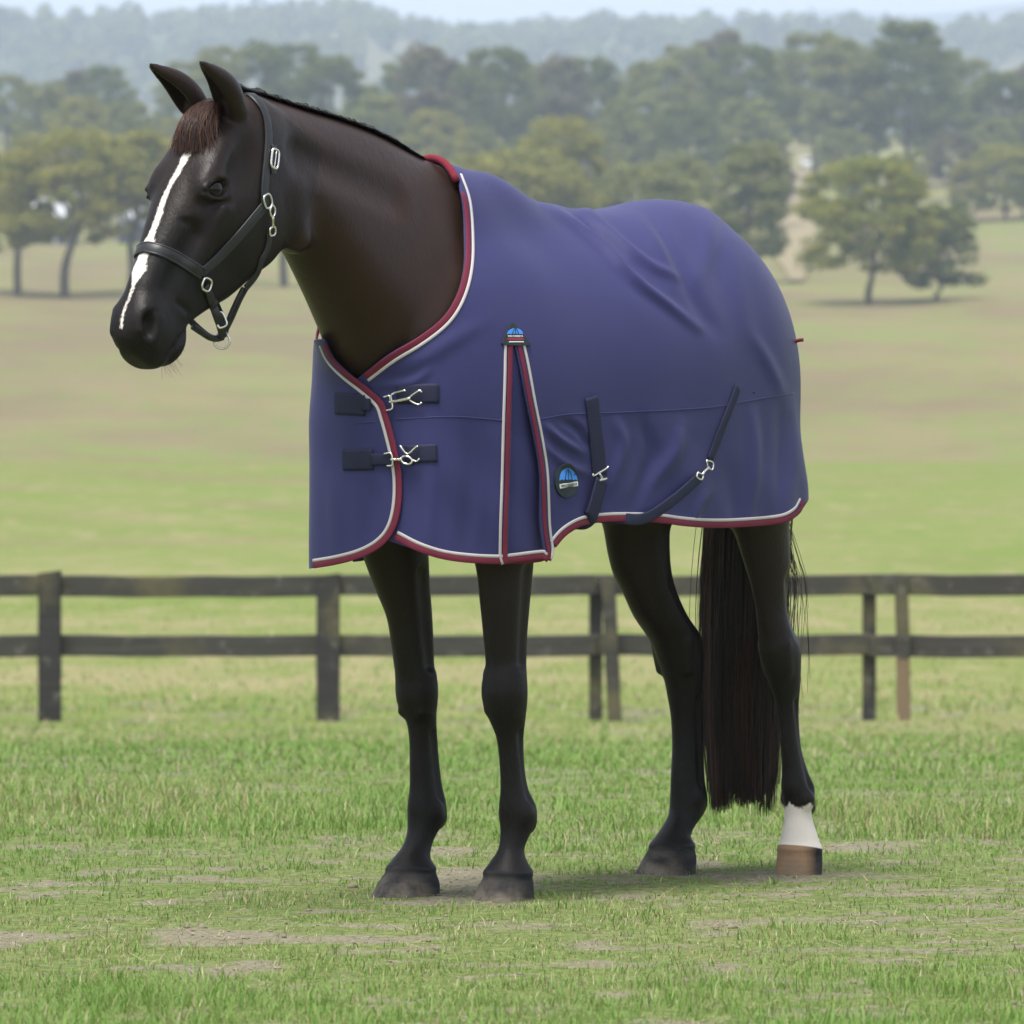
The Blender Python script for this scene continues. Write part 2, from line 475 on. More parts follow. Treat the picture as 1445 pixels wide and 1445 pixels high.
rf = leg(FR, [(790, 514, 605, 1.35), (830, 529, 607, 1.35), (870, 545, 610, 1.3), (910, 552, 612, 1.25), (940, 556, 613, 1.15), (965, 560, 617, 1.05), (990, 564, 617, 1.05), (1012, 572, 616, 1.15), (1040, 577, 617, 1.5),
     (1080, 578, 620, 1.65), (1110, 578, 624, 1.6), (1138, 575, 630, 1.45), (1158, 575, 629, 1.35), (1176, 574, 617, 1.25), (1195, 567, 609, 1.2), (1212, 554, 608, 1.15), (1226, 544, 616, 1.1), (1232, 546, 614, 1.1)],
     top=[(0.05, -0.14, 0.86, 0.10, 0.075), (0.0, -0.12, 1.0, 0.12, 0.07)])
rh = leg(HRL, [(742, 850, 946, 1.75), (780, 857, 946, 1.75), (810, 865, 949, 1.75), (840, 880, 958, 1.7), (870, 894, 972, 1.7), (895, 911, 988, 1.65), (910, 920, 992, 1.6), (935, 929, 994, 1.5), (960, 937, 992, 1.4), (985, 942, 990, 1.5),
     (1010, 946, 992, 1.7), (1050, 948, 993, 1.8), (1100, 946, 995, 1.75), (1128, 945, 998, 1.55), (1148, 943, 994, 1.4), (1165, 935, 982, 1.25), (1180, 925, 975, 1.2), (1194, 915, 982, 1.12), (1200, 917, 980, 1.12)],
     top=[(-0.88, -0.14, 0.95, 0.13, 0.075), (-0.9, -0.12, 1.1, 0.17, 0.08)])
lh = leg(HLL, [(742, 1032, 1115, 1.6), (790, 1048, 1116, 1.6), (830, 1060, 1114, 1.6), (858, 1066, 1112, 1.6), (880, 1068, 1117, 1.55), (900, 1070, 1126, 1.5), (920, 1071, 1131, 1.5), (940, 1076, 1131, 1.4), (965, 1085, 1130, 1.35), (990, 1094, 1128, 1.45),
     (1020, 1099, 1128, 1.7), (1060, 1102, 1132, 1.7), (1090, 1103, 1141, 1.6), (1112, 1102, 1150, 1.5), (1130, 1105, 1149, 1.35), (1150, 1107, 1146, 1.2), (1170, 1104, 1151, 1.15), (1188, 1100, 1157, 1.1), (1198, 1096, 1161, 1.1), (1205, 1098, 1159, 1.1)],
     top=[(-1.0, 0.14, 0.95, 0.13, 0.075), (-0.93, 0.12, 1.1, 0.17, 0.08)])
for Ls, zk in ((lf, 0.47), (rf, 0.46)):
    groove(Ls, zk - 0.09, zk - 0.26, 0.20, 0.012)
    a = float(hermite(Ls[0], Ls[1], zk)); l = float(Ls[4][8])
    ell((a - 0.046, l, zk + 0.025), (0.016, 0.016, 0.028), 0.025)                         # bone behind the knee
    ell((a + 0.010, l, zk + 0.006), (0.034, 0.038, 0.050), 0.03)
    a2 = float(hermite(Ls[0], Ls[1], 0.185)); ell((a2 - 0.040, l, 0.170), (0.014, 0.016, 0.02), 0.02)   # ergot
    for sg in (1, -1):
        q0, q1 = zk + 0.07, zk + 0.28
        cap((float(hermite(Ls[0], Ls[1], q0)) - 0.004, l + sg * (float(hermite(Ls[0], Ls[3], q0)) + 0.004), q0), (float(hermite(Ls[0], Ls[1], q1)) - 0.012, l + sg * (float(hermite(Ls[0], Ls[3], q1)) + 0.006), q1), 0.009, 0.013, 0.022, cut=True)
        ell((a + 0.006, l + sg * 0.030, zk + 0.048), (0.026, 0.014, 0.014), 0.012); ell((a + 0.010, l + sg * 0.026, zk - 0.036), (0.024, 0.014, 0.012), 0.012)
        ell((float(hermite(Ls[0], Ls[1], 0.19)) + 0.004, l + sg * 0.030, 0.198), (0.022, 0.012, 0.022), 0.014)
for Ls, zk in ((rh, 0.57), (lh, 0.57)):
    groove(Ls, zk - 0.15, zk - 0.37, 0.22, 0.012)
    a = float(hermite(Ls[0], Ls[1], zk)); l = float(Ls[4][8])
    for sg in (1, -1):
        q = float(hermite(Ls[0], Ls[1], zk + 0.14)); ra = float(hermite(Ls[0], Ls[2], zk + 0.14)); rl = float(hermite(Ls[0], Ls[3], zk + 0.14))
        r0 = float(hermite(Ls[0], Ls[3], zk + 0.02))
        cap((a - 0.034, l + sg * (r0 + 0.006), zk + 0.02), (q - ra * 0.55, l + sg * (rl + 0.003), zk + 0.14), 0.012, 0.013, 0.025, cut=True)
        cap((a + 0.018, l + sg * (r0 - 0.010), zk - 0.01), (a + 0.004, l + sg * (r0 - 0.012), zk - 0.075), 0.015, 0.012, 0.014)
        ell((float(hermite(Ls[0], Ls[1], 0.19)) + 0.004, l + sg * 0.030, 0.185), (0.022, 0.012, 0.022), 0.014)
    a2 = float(hermite(Ls[0], Ls[1], 0.175)); ell((a2 - 0.045, l, 0.165), (0.014, 0.015, 0.02), 0.02)
hoofs = [hoof(FL, [(1226, 690, 746), (1238, 683, 750), (1252, 676, 752), (1277, 665, 752)]), hoof(FR, [(1218, 553, 609), (1232, 544, 614), (1247, 534, 619), (1272, 521, 618)]),
         hoof(HRL, [(1188, 923, 976), (1200, 915, 980), (1214, 907, 982), (1237, 895, 980)]), hoof(HLL, [(1193, 1102, 1157), (1200, 1099, 1159), (1220, 1096, 1160), (1244, 1094, 1158)])]
V, Q = surface_nets(T)
print('horse', len(V), len(Q))
# ------------------------------------------------------------------ horse object, coat, eyes, hair
W = h2w(V)
horse_root = empty('horse', tuple(HO))
def coat_material():
    t = NT('coat', 0.42, 0.22)
    co = t.coord()
    n1 = t.noise(9, 3, co); n2 = t.noise(260, 2, t.scale(co, (1, 1, 0.25)))
    br = t.attr('brown')
    c = t.mix(t.math('MULTIPLY', br, t.math('ADD', 0.55, t.math('MULTIPLY', n1, 0.7))), (0.0050, 0.0043, 0.0041), (0.029, 0.0145, 0.0100))
    c = t.mix(t.step(n2, 0.45, 0.8), c, t.mix(0.35, c, (0.03, 0.02, 0.016)))
    jag = t.math('MULTIPLY', t.math('SUBTRACT', t.noise(140, 3, co), 0.5), 0.010)
    wh = t.step(t.math('ADD', t.attr('blaze'), t.math('ADD', jag, t.math('MULTIPLY', t.math('SUBTRACT', t.noise(420, 2, t.scale(co, (1, 1, 0.35))), 0.5), 0.010))), -0.0025, 0.0035)
    hf = t.step(t.attr('horn'), -0.0015, 0.0015)
    hn = t.mix(t.step(t.noise(14, 4, t.scale(co, (1, 1, 3))), 0.42, 0.62), (0.012, 0.013, 0.016), (0.030, 0.029, 0.029))
    hn = t.mix(t.attr('pale'), hn, (0.30, 0.19, 0.11))
    hn = t.mix(t.math('MULTIPLY', t.attr('dust'), t.step(t.noise(22, 4, co), 0.25, 0.7)), hn, (0.165, 0.140, 0.108))
    c = t.mix(wh, c, (0.68, 0.63, 0.57))
    c = t.mix(hf, c, hn)
    t.color(c)
    r = t.math('ADD', t.math('SUBTRACT', 0.40, t.math('MULTIPLY', br, 0.16)), t.math('MULTIPLY', n1, 0.20))
    r = t.math('ADD', r, t.math('MULTIPLY', t.math('MAXIMUM', wh, hf), 0.25))
    t.link(r, t.b.inputs['Roughness'])
    t.b.inputs['Sheen Weight'].default_value = 0.0
    t.b.inputs['Sheen Roughness'].default_value = 0.4
    t.b.inputs['Sheen Tint'].default_value = (0.75, 0.7, 0.68, 1)
    wv = t.n('ShaderNodeTexWave'); wv.wave_type = 'BANDS'; wv.bands_direction = 'Z'; wv.inputs['Scale'].default_value = 26; wv.inputs['Distortion'].default_value = 2.0; t.link(co, wv.inputs['Vector'])
    n2 = t.math('ADD', n2, t.math('MULTIPLY', t.math('MULTIPLY', wv.outputs['Fac'], hf), 0.25))
    t.bump(t.math('ADD', n2, t.math('MULTIPLY', t.noise(38, 4, co), 1.4)), 0.24, 0.004)
    return t.m
HXc = (V[:, 0] - HQ[0]) * HE[0] + (V[:, 2] - HQ[1]) * HE[1]
HZc = (V[:, 0] - HQ[0]) * HN[0] + (V[:, 2] - HQ[1]) * HN[1]
bw = hermite([-0.005, 0.02, 0.06, 0.10, 0.15, 0.20, 0.245, 0.285, 0.32, 0.35, 0.38, 0.42, 0.445], [0.006, 0.010, 0.009, 0.0055, 0.007, 0.010, 0.013, 0.017, 0.014, 0.007, 0.0035, 0.0035, 0.004], HXc)
bc = hermite([-0.01, 0.05, 0.10, 0.25, 0.35, 0.45], [0.006, 0.004, 0.0, 0.0, -0.002, 0.0], HXc)
bw = bw * (1 + 0.22 * np.sin(HXc * 61 + 2 * np.sin(HXc * 23)))
blaze = np.minimum(bw - np.abs(V[:, 1] - bc - 0.002 * np.sin(HXc * 40)), np.minimum(HXc + 0.008, 0.448 - HXc))
blaze = np.where(HZc < -0.05, -0.1, blaze)
# white sock on the left hind foot
zs = 0.172 - 0.045 * np.clip((-1.205 - V[:, 0]) / 0.04, 0, 1) + 0.006 * np.sin(V[:, 1] * 150) + 0.004 * np.sin(V[:, 1] * 410 + V[:, 0] * 300)
sock = np.where((V[:, 0] < -1.05) & (V[:, 1] > 0.02) & (V[:, 2] < 0.3), zs - V[:, 2], -0.1)
horn = np.full(len(V), -0.1); pale = np.zeros(len(V)); dust = np.zeros(len(V))
for (Zh, Ah, RA, RL, LA), ztop, pl in zip(hoofs, (0.066, 0.068, 0.066, 0.070), (0, 0, 0, 1)):
    a0, l0 = float(np.mean(Ah)), float(np.mean(LA))
    near = (np.abs(V[:, 0] - a0) < 0.13) & (np.abs(V[:, 1] - l0) < 0.1) & (V[:, 2] < 0.14)
    slope = (V[:, 0] - a0) * 0.16
    horn = np.where(near, ztop + slope - V[:, 2], horn)
    if pl: pale = np.where(near, np.clip((V[:, 0] - a0) / 0.05 * 1.2 + 0.4 + np.clip(l0 - V[:, 1], -0.05, 0.05) * 8, 0, 1) * 0.9, pale)
    dust = np.where(near, np.clip(0.08 + (V[:, 0] - a0) * 8 + (0.035 - V[:, 2]) * 11, 0, 1), dust)
brown = np.clip(0.35 + 1.2 * np.clip((V[:, 0] + 0.1) / 0.5, 0, 1) * np.clip((V[:, 2] - 1.1) / 0.3, 0, 1), 0, 1)
brown = np.where(HXc > -0.2, np.where(HZc > -0.34, np.clip(0.42 - (HXc + 0.02) * 1.3, 0.05, 0.5), brown), brown)
brown = np.where(V[:, 2] < 0.95, np.clip((V[:, 2] - 0.42) * 1.3, 0.02, 0.8), brown)
horse = mesh_obj('body', W, Q, coat_material(), horse_root)
for nm, v in (('blaze', np.maximum(blaze, sock)), ('horn', horn), ('pale', pale), ('dust', dust), ('brown', brown)):
    attr(horse, nm, v)
tag(horse_root, 'dark bay horse with a white blaze wearing a navy rug, standing on grass', 'horse')
BVH_H = BVHTree.FromPolygons(W.tolist(), Q.tolist())
CAMP = Vector((0, 0, CAM_H))
def cast(bvh, px, py):
    """first point of a surface along a photo pixel's ray, and its outward normal"""
    d = pix_ray(px, py).normalized()
    hit, nrm, _, _ = bvh.ray_cast(CAMP, d)
    if hit is None:
        q = CAMP + d * 15.5
        for _ in range(4):
            hit, nrm, _, _ = bvh.find_nearest(q)
            q = CAMP + d * (hit - CAMP).dot(d)
    if nrm.dot(d) > 0: nrm = -nrm
    return np.array(hit), np.array(nrm)

# eyes
em = NT('eye', 0.05, 0.32)
em.color(em.mix(em.step(em.noise(60, 2, em.coord()), 0.4, 0.7), (0.004, 0.003, 0.003), (0.012, 0.006, 0.004)))
for sg in (1, -1):
    c = h2w(np.array(head_pt(0.0755, 0.0628 * sg, -0.0470)))
    bm = bmesh.new(); bmesh.ops.create_uvsphere(bm, u_segments=24, v_segments=16, radius=0.0265)
    me = bpy.data.meshes.new('eye'); bm.to_mesh(me); bm.free()
    me.polygons.foreach_set('use_smooth', np.ones(len(me.polygons), dtype=bool)); me.materials.append(em.m)
    o = bpy.data.objects.new('eye', me); COL.objects.link(o); o.location = c
    o.parent = horse_root; o.matrix_parent_inverse = Matrix.Translation(-horse_root.location)

# hair: thin three-sided strands
def strands(name, paths, radii, mat, parent, cols=None):
    """paths: (n, m, 3) array; radii: (n, m)"""
    n, m, _ = paths.shape
    d = np.gradient(paths, axis=1); d /= np.linalg.norm(d, axis=2, keepdims=True) + 1e-9
    ref = np.array([0.37, -0.61, 0.70]); u = np.cross(d, ref); u /= np.linalg.norm(u, axis=2, keepdims=True) + 1e-9
    v = np.cross(d, u)
    ring = [paths + radii[..., None] * (math.cos(t) * u + math.sin(t) * v) for t in (0, 2.094, 4.189)]
    P = np.stack(ring, 2).reshape(-1, 3)
    i = np.arange(n)[:, None, None] * (m * 3) + np.arange(m - 1)[None, :, None] * 3
    k = np.arange(3)[None, None, :]; k2 = (k + 1) % 3
    Fq = np.stack([i + k, i + k2, i + 3 + k2, i + 3 + k], -1).reshape(-1, 4)
    o = mesh_obj(name, P, Fq, mat, parent)
    if cols is not None:
        attr(o, 'tint', np.repeat(cols, m * 3))
    return o
def hair_mat(name, dark, light, rough=0.38):
    t = NT(name, rough, 0.45)
    t.color(t.mix(t.attr('tint'), dark, light))
    return t.m
# forelock falling between the ears over the forehead
n, m = 2600, 12
s = np.linspace(0, 1, m)
y0 = rng.uniform(-0.03, 0.032, n); x1 = rng.uniform(-0.04, 0.012, n) - np.abs(y0) * 0.3
y1 = 0.6 * y0 + 0.008 + rng.normal(0, 0.018, n)
X = -0.155 + rng.uniform(-0.02, 0.015, n)[:, None] + (x1 + 0.155)[:, None] * s
Y = y0[:, None] + (y1 - y0)[:, None] * s**1.2 + 0.004 * np.sin(s * 9 + rng.uniform(0, 6, n)[:, None]) * s
Ztop = hermite([-0.2, -0.15, -0.08, 0.0, 0.08], [-0.095, -0.055, -0.02, 0.0, 0.008], X)
Z = Ztop + 0.004 + 0.034 * np.sin(np.clip(s, 0, 1) * 3.0) * rng.uniform(0.35, 1, n)[:, None] - np.clip(np.abs(Y) - 0.02, 0, 1) * 0.35
HP = np.stack([HQ[0] + X * HE[0] + Z * HN[0], Y, HQ[1] + X * HE[1] + Z * HN[1]], -1)
cols = np.clip(rng.normal(0.22, 0.25, n) + (np.abs(y0) > 0.014) * 0.35, 0, 1)
strands('forelock', h2w(HP), np.tile(np.linspace(0.0010, 0.0004, m), (n, 1)), hair_mat('forelock_hair', (0.010, 0.007, 0.006), (0.10, 0.036, 0.018)), horse_root, cols)
# short mane lying over the crest to the far side
n, m = 3200, 7
s = np.linspace(0, 1, m)
tt = rng.uniform(0.30, 0.93, n)
top = hermite([-0.1, 0.1, 0.2, 0.28, 0.345, 0.47, 0.593, 0.73, 0.85, 0.92], [0.27, 0.295, 0.30, 0.297, 0.284, 0.257, 0.218, 0.166, 0.122, 0.095], tt)
u = np.array(NU); nn = np.array([-u[1], u[0]])
ca = NB[0] + tt * u[0] + top * nn[0]; cz = NB[1] + tt * u[1] + top * nn[1]
ln = rng.uniform(0.05, 0.10, n); fl = rng.uniform(0, 1, n)
lift = (0.014 + 0.018 * fl) * (0.75 + 0.10 * np.sin(tt * 60) * np.sin(tt * 23)) * np.clip((tt - 0.27) / 0.12, 0.2, 1)
A = ca[:, None] - 0.012 * s - 0.0 * ln[:, None] * s; Yh = 0.018 + rng.uniform(-0.016, 0.006, n)[:, None] - (ln[:, None]) * s * 0.85
Zh = cz[:, None] + lift[:, None] * np.sin(s * 2.2 + 0.3) - (ln[:, None]) * (s ** 2) * 0.75 - 0.004
strands('mane', h2w(np.stack([A, Yh, Zh], -1)), np.tile(np.linspace(0.0017, 0.0006, m), (n, 1)), hair_mat('mane_hair', (0.006, 0.006, 0.007), (0.030, 0.026, 0.026)), horse_root, rng.uniform(0, 1, n)**2)
# tail
n, m = 11000, 16
s = np.linspace(0, 1, m)
lk = rng.integers(0, 70, n); Lr = np.sqrt(rng.uniform(0, 1, 70)); Lt = rng.uniform(0, 2 * math.pi, 70); Lend = rng.normal(0.0, 0.03, 70); Lph = rng.uniform(0, 6.3, 70)
r0 = Lr[lk]; th = Lt[lk]; sp = rng.normal(0, 1, (2, n)) * 0.30
ends = 0.175 + Lend[lk] + rng.exponential(0.10, n) + (rng.uniform(0, 1, n) < 0.12) * rng.uniform(0.0, 0.30, n)
zt = 1.32
zz = zt + (ends[:, None] - zt) * s
q = (zt - zz) / (zt - 0.18)                          # 0 at the dock, 1 at the bottom
wl = hermite([0, 0.15, 0.45, 0.7, 1.0], [0.028, 0.055, 0.078, 0.088, 0.090], q); wa = hermite([0, 0.15, 0.45, 0.7, 1.0], [0.022, 0.034, 0.045, 0.050, 0.050], q)
cl = hermite([0, 0.15, 0.45, 1.0], [-0.005, -0.03, -0.088, -0.092], q); ca = hermite([0, 0.12, 0.45, 1.0], [-1.215, -1.265, -1.290, -1.285], q)
wob = 0.012 * np.sin(q * 4 + rng.uniform(0, 6.3, n)[:, None]) * q
tp = 1 - 0.72 * np.clip((q - 0.25) / 0.75, 0, 1)
Al = ca + ((r0 * np.sin(th))[:, None] + sp[0][:, None] * tp) * wa + wob * 0.4 + 0.010 * np.sin(q * 7 + Lph[lk][:, None]) * q; Ll = cl + ((r0 * np.cos(th))[:, None] + sp[1][:, None] * tp) * wl + 0.009 * np.sin(q * 6 + Lph[lk][:, None] * 1.7) * q + 0.003 * np.sin(q * 9 + rng.uniform(0, 6.3, n)[:, None]) * q
# loose strands to the left of the hind leg
k = int(n * 0.016)
zz[:k] = zt + (rng.uniform(0.38, 0.75, k)[:, None] - zt) * s
q[:k] = (zt - zz[:k]) / (zt - 0.18)
Ll[:k] = Ll[:k] * 0.5 + (0.045 + 0.085 * rng.uniform(0, 1, k))[:, None] * np.clip((q[:k] - 0.25) * 3.5, 0, 1) - 0.03
Al[:k] += 0.02 * np.sin(q[:k] * 9 + rng.uniform(0, 6, k)[:, None]); 
strands('tail', h2w(np.stack([Al, Ll, zz], -1)), np.tile(np.linspace(0.0011, 0.0005, m), (n, 1)), hair_mat('tail_hair', (0.0050, 0.0042, 0.004), (0.085, 0.040, 0.026), 0.42), horse_root, rng.uniform(0, 1, n)**2.2 * 0.8 + 0.35 * (np.sin(Lph[lk] * 3) > 0.5))
# whiskers
n, m = 26, 8
s = np.linspace(0, 1, m); ps = []
for i in range(n):
    b = np.array(head_pt(rng.uniform(0.38, 0.44), rng.uniform(-0.02, 0.035), -0.160)); dr = np.array([rng.uniform(-0.5, 0.3), rng.uniform(-0.2, 0.5), -1.0]) * rng.uniform(0.015, 0.05)
    ps.append(b + dr * s[:, None] + np.array([-0.012, 0, 0]) * (s**2)[:, None])
strands('whiskers', h2w(np.array(ps)), np.tile(np.linspace(0.0005, 0.0002, m), (n, 1)), hair_mat('whisker_hair', (0.05, 0.045, 0.04), (0.05, 0.045, 0.04)), horse_root, np.zeros(n))
# ------------------------------------------------------------------ horse rug
# cloth = the trunk with the fabric hanging straight down from its widest points, a little outside the coat
iz0 = int(round((0.70 - T.lo[2]) / T.h)); iz1 = int(round((1.76 - T.lo[2]) / T.h))
Rf = TRUNK[:, :, iz0:iz1].copy()
Rf = np.minimum.accumulate(Rf[:, :, ::-1], axis=2)[:, :, ::-1]
nk = NECKED[:, :, iz0:iz1]
zgrid = (T.lo[2] + T.h * np.arange(iz0, iz1)).astype(np.float32)
Rf = np.minimum(Rf, nk + (zgrid < 1.15)[None, None, :] * 0.3)
ic = int(np.searchsorted(zgrid, 1.155))
Rf[:, :, :ic] = np.minimum(Rf[:, :, :ic], Rf[:, :, ic:ic + 1] + 0.03 * np.clip((1.155 - zgrid[:ic]) / 0.4, 0, 1)[None, None, :])
def blur(A, r, ax):
    c = np.cumsum(np.pad(A, [(r + 1, r) if i == ax else (0, 0) for i in range(3)], mode='edge'), axis=ax, dtype=np.float32)
    a = [slice(None)] * 3; b = [slice(None)] * 3
    a[ax] = slice(2 * r + 1, None); b[ax] = slice(0, -(2 * r + 1))
    return (c[tuple(a)] - c[tuple(b)]) / (2 * r + 1)
for ax, r in ((0, 8), (1, 4), (2, 5), (0, 8), (2, 5), (1, 4)): Rf = blur(Rf, r, ax)
RF = Field((0, 0, 0), (0.1, 0.1, 0.1), T.h)
RF.a = Rf - 0.016; RF.lo = T.lo + np.array([0, 0, iz0 * T.h]); RF.dim = Rf.shape
RV, RQ = surface_nets(RF)
fl_ = np.clip((1.10 - RV[:, 2]) / 0.2, 0, 1); fl_ = fl_ * fl_ * (3 - 2 * fl_) * np.clip((-0.75 - RV[:, 0]) / 0.25, 0, 1)
RV[:, 0] -= 0.012 * fl_; RV[:, 1] += 0.016 * fl_ * np.sign(RV[:, 1])              # the skirt stands off the hindquarters
del Rf, nk
BVH_R0 = BVHTree.FromPolygons(h2w(RV).tolist(), RQ.tolist())

# edges measured in the photograph
NECK_L = [(606, 229), (640, 250), (652, 285), (656, 330), (655, 375), (645, 415), (625, 448), (590, 476), (550, 500), (513, 528)]
NECK_R = [(462, 484), (472, 505), (492, 525), (515, 543), (540, 566)]
CLOSE = [(540, 566), (549, 590), (556, 615), (562, 640), (567, 670), (567, 705), (562, 735), (552, 757), (535, 774), (510, 787), (478, 796), (444, 802)]
HEM_F = [(556, 761), (585, 776), (620, 788), (660, 794), (710, 796), (772, 793)]
HEM_B = [(772, 793), (785, 772), (800, 755), (822, 742), (850, 737), (890, 736), (930, 738), (970, 743), (1015, 745), (1060, 743), (1105, 738), (1128, 726), (1138, 710)]
SLIT_F = [(724, 484), (723, 540), (721, 600), (719, 680), (717, 740), (716, 799)]
SLIT_B = [(727, 484), (735, 520), (744, 570), (754, 620), (761, 665), (763, 705), (765, 750), (773, 797)]
SEAM = [(447, 599), (500, 598), (560, 592), (640, 588), (715, 594), (760, 592), (800, 585), (850, 583), (900, 581), (960, 578), (1010, 574), (1060, 565), (1100, 558), (1134, 553)]
def on_rug(poly, bvh=BVH_R0, n=10):
    P = smooth_path(poly, n)
    H = [cast(bvh, x, y) for x, y in P]
    return np.array([h[0] for h in H]), np.array([h[1] for h in H])
def sd_poly(p, poly, n=8, ext=(200, 200)):
    """signed distance in pixels to a polyline, positive on its right-hand side"""
    C = smooth_path(poly, n)
    e0 = C[0] - C[1]; e1 = C[-1] - C[-2]
    C = np.vstack([C[0] + e0 / np.linalg.norm(e0) * ext[0], C, C[-1] + e1 / np.linalg.norm(e1) * ext[1]])
    best = np.full(len(p), 1e9); sg = np.zeros(len(p))
    for a, b in zip(C[:-1], C[1:]):
        e = b - a; t = np.clip(((p - a) @ e) / (e @ e + 1e-9), 0, 1)
        r = p - a - t[:, None] * e; d = np.linalg.norm(r, axis=1)
        cr = (e[0] * (p[:, 1] - a[1]) - e[1] * (p[:, 0] - a[0])) / np.linalg.norm(e)
        d = d - np.abs(cr) * 1e-4
        m = d < best; best[m] = d[m]; sg[m] = np.sign(cr[m])
    return best * sg
def poly_x(poly, y):
    P = smooth_path(poly, 10); o = np.argsort(P[:, 1]); return np.interp(y, P[o, 1], P[o, 0])

def clip_mesh(Vt, Fq, fld):
    """keep the part of a quad mesh where fld > 0, with cut edges"""
    tri = np.vstack([Fq[:, [0, 1, 2]], Fq[:, [0, 2, 3]]]) if Fq.shape[1] == 4 else Fq
    f = fld[tri]; pos = (f > 0).sum(1)
    out = [tri[pos == 3]]; newV = []; base = len(Vt); cache = {}
    def cutp(i, j):
        nonlocal base
        key = (i, j) if i < j else (j, i)
        if key not in cache:
            a, b = fld[key[0]], fld[key[1]]; t = a / (a - b)
            newV.append(Vt[key[0]] * (1 - t) + Vt[key[1]] * t); cache[key] = base; base += 1
        return cache[key]
    ex = []
    for t3 in tri[(pos == 1) | (pos == 2)].tolist():
        g = [fld[i] > 0 for i in t3]
        if sum(g) == 1:
            k = g.index(True); a, b, c = t3[k], t3[(k + 1) % 3], t3[(k + 2) % 3]
            ex.append((a, cutp(a, b), cutp(a, c)))
        else:
            k = g.index(False); a, b, c = t3[k], t3[(k + 1) % 3], t3[(k + 2) % 3]
            p, q = cutp(a, b), cutp(a, c)
            ex.append((p, b, c)); ex.append((p, c, q))
    F3 = np.vstack(out + ([np.array(ex)] if ex else []))
    Vn = np.vstack([Vt] + ([np.array(newV)] if newV else []))
    used = np.unique(F3); mp = np.full(len(Vn), -1); mp[used] = np.arange(len(used))
    return Vn[used], mp[F3]
def vnormals(Vt, F3):
    n = np.zeros_like(Vt); fn = np.cross(Vt[F3[:, 1]] - Vt[F3[:, 0]], Vt[F3[:, 2]] - Vt[F3[:, 0]])
    for i in range(3): np.add.at(n, F3[:, i], fn)
    return n / (np.linalg.norm(n, axis=1, keepdims=True) + 1e-12)

# ---- folds: ridges along lines measured in the photograph, on the near side; the far side gets loose ones of its own
FOLDS = [([(770, 288), (815, 318), (854, 349), (880, 378), (905, 402), (945, 430), (985, 462)], 0.011, 10),
         ([(800, 292), (840, 322), (870, 352), (892, 385)], -0.007, 9),
         ([(824, 295), (874, 340), (920, 374), (955, 392)], 0.008, 9),
         ([(880, 290), (915, 325), (945, 372), (966, 400)], 0.005, 16),
         ([(910, 302), (940, 345), (985, 430), (1010, 470)], -0.006, 14),
         ([(996, 296), (1000, 345), (985, 405)], 0.005, 20),
         ([(1030, 345), (1045, 420), (1062, 500)], 0.004, 20),
         ([(1060, 470), (1085, 515), (1105, 560)], 0.004, 12),
         ([(770, 600), (790, 620), (822, 640)], 0.007, 8), ([(790, 592), (812, 605), (835, 632)], -0.006, 8), ([(765, 625), (800, 655), (830, 668)], 0.005, 9),
         ([(870, 592), (880, 630), (862, 690)], 0.006, 12), ([(905, 588), (920, 650), (890, 720)], -0.006, 14), ([(960, 600), (950, 640), (915, 690)], 0.007, 14),
         ([(1060, 572), (1066, 640), (1058, 735)], 0.006, 13), ([(1100, 570), (1104, 640), (1100, 730)], -0.006, 13), ([(1120, 565), (1125, 640), (1120, 720)], 0.004, 10),
         ([(1000, 690), (985, 715), (975, 742)], 0.006, 10), ([(1030, 660), (1040, 742), (1040, 744)], -0.004, 14),
         ([(604, 670), (606, 720), (604, 785)], 0.004, 16), ([(660, 600), (665, 690), (655, 790)], -0.004, 18), ([(700, 610), (702, 700), (698, 794)], 0.004, 14),
         ([(470, 675), (476, 720), (478, 790)], 0.004, 16), ([(520, 675), (526, 710), (520, 770)], -0.004, 16),
         ([(560, 520), (600, 505), (640, 480), (690, 450)], 0.003, 16), ([(530, 545), (580, 540), (610, 520)], 0.003, 9)]
def fold_disp(P):
    """displacement along the normal for points P (horse frame)"""
    M = P.copy(); far = P[:, 1] < -0.02
    far &= P[:, 0] < 0.12
    M[far, 1] *= -1
    px = w2p(h2w(M)); d = np.zeros(len(P))
    for poly, amp, wd in FOLDS:
        C = smooth_path(poly, 6)
        lo, hi = C.min(0) - 3 * wd, C.max(0) + 3 * wd
        m = np.where((px > lo).all(1) & (px < hi).all(1))[0]
        if not len(m): continue
        best = np.full(len(m), 1e9); fade = np.zeros(len(m))
        for i in range(len(C) - 1):
            e = C[i + 1] - C[i]; t = np.clip(((px[m] - C[i]) @ e) / (e @ e + 1e-9), 0, 1)
            q = np.linalg.norm(px[m] - C[i] - t[:, None] * e, axis=1)
            u = (i + t) / (len(C) - 1); b = q < best
            best[b] = q[b]; fade[b] = np.sin(math.pi * np.clip(0.04 + 0.92 * u[b], 0, 1)) ** 0.8
        d[m] += 1.75 * amp * fade * (np.exp(-(best / (0.75 * wd)) ** 2) - 0.35 * np.exp(-(best / (1.9 * wd)) ** 2))
    a, l, z = P.T
    d += 0.0020 * np.sin(a * 9 + z * 7 + 1.3 * np.sin(l * 11)) + 0.0014 * np.sin(a * 23 - z * 17 + 2 * np.sin(z * 9 + l * 5))
    for c_, am, rr_ in (((-0.985, 0.0, 1.60), 0.010, 0.07), ((-1.215, 0.0, 1.455), 0.020, 0.065), ((-1.215, 0.05, 1.44), 0.006, 0.05)):
        d += am * np.exp(-((a - c_[0])**2 + (l - c_[1])**2 + (z - c_[2])**2) / rr_**2)
    skirt = np.clip((1.12 - z) / 0.3, 0, 1)
    d += 0.004 * skirt * np.sin(a * 31 + l * 17 + 1.5 * np.sin(a * 7 + l * 3))
    return d
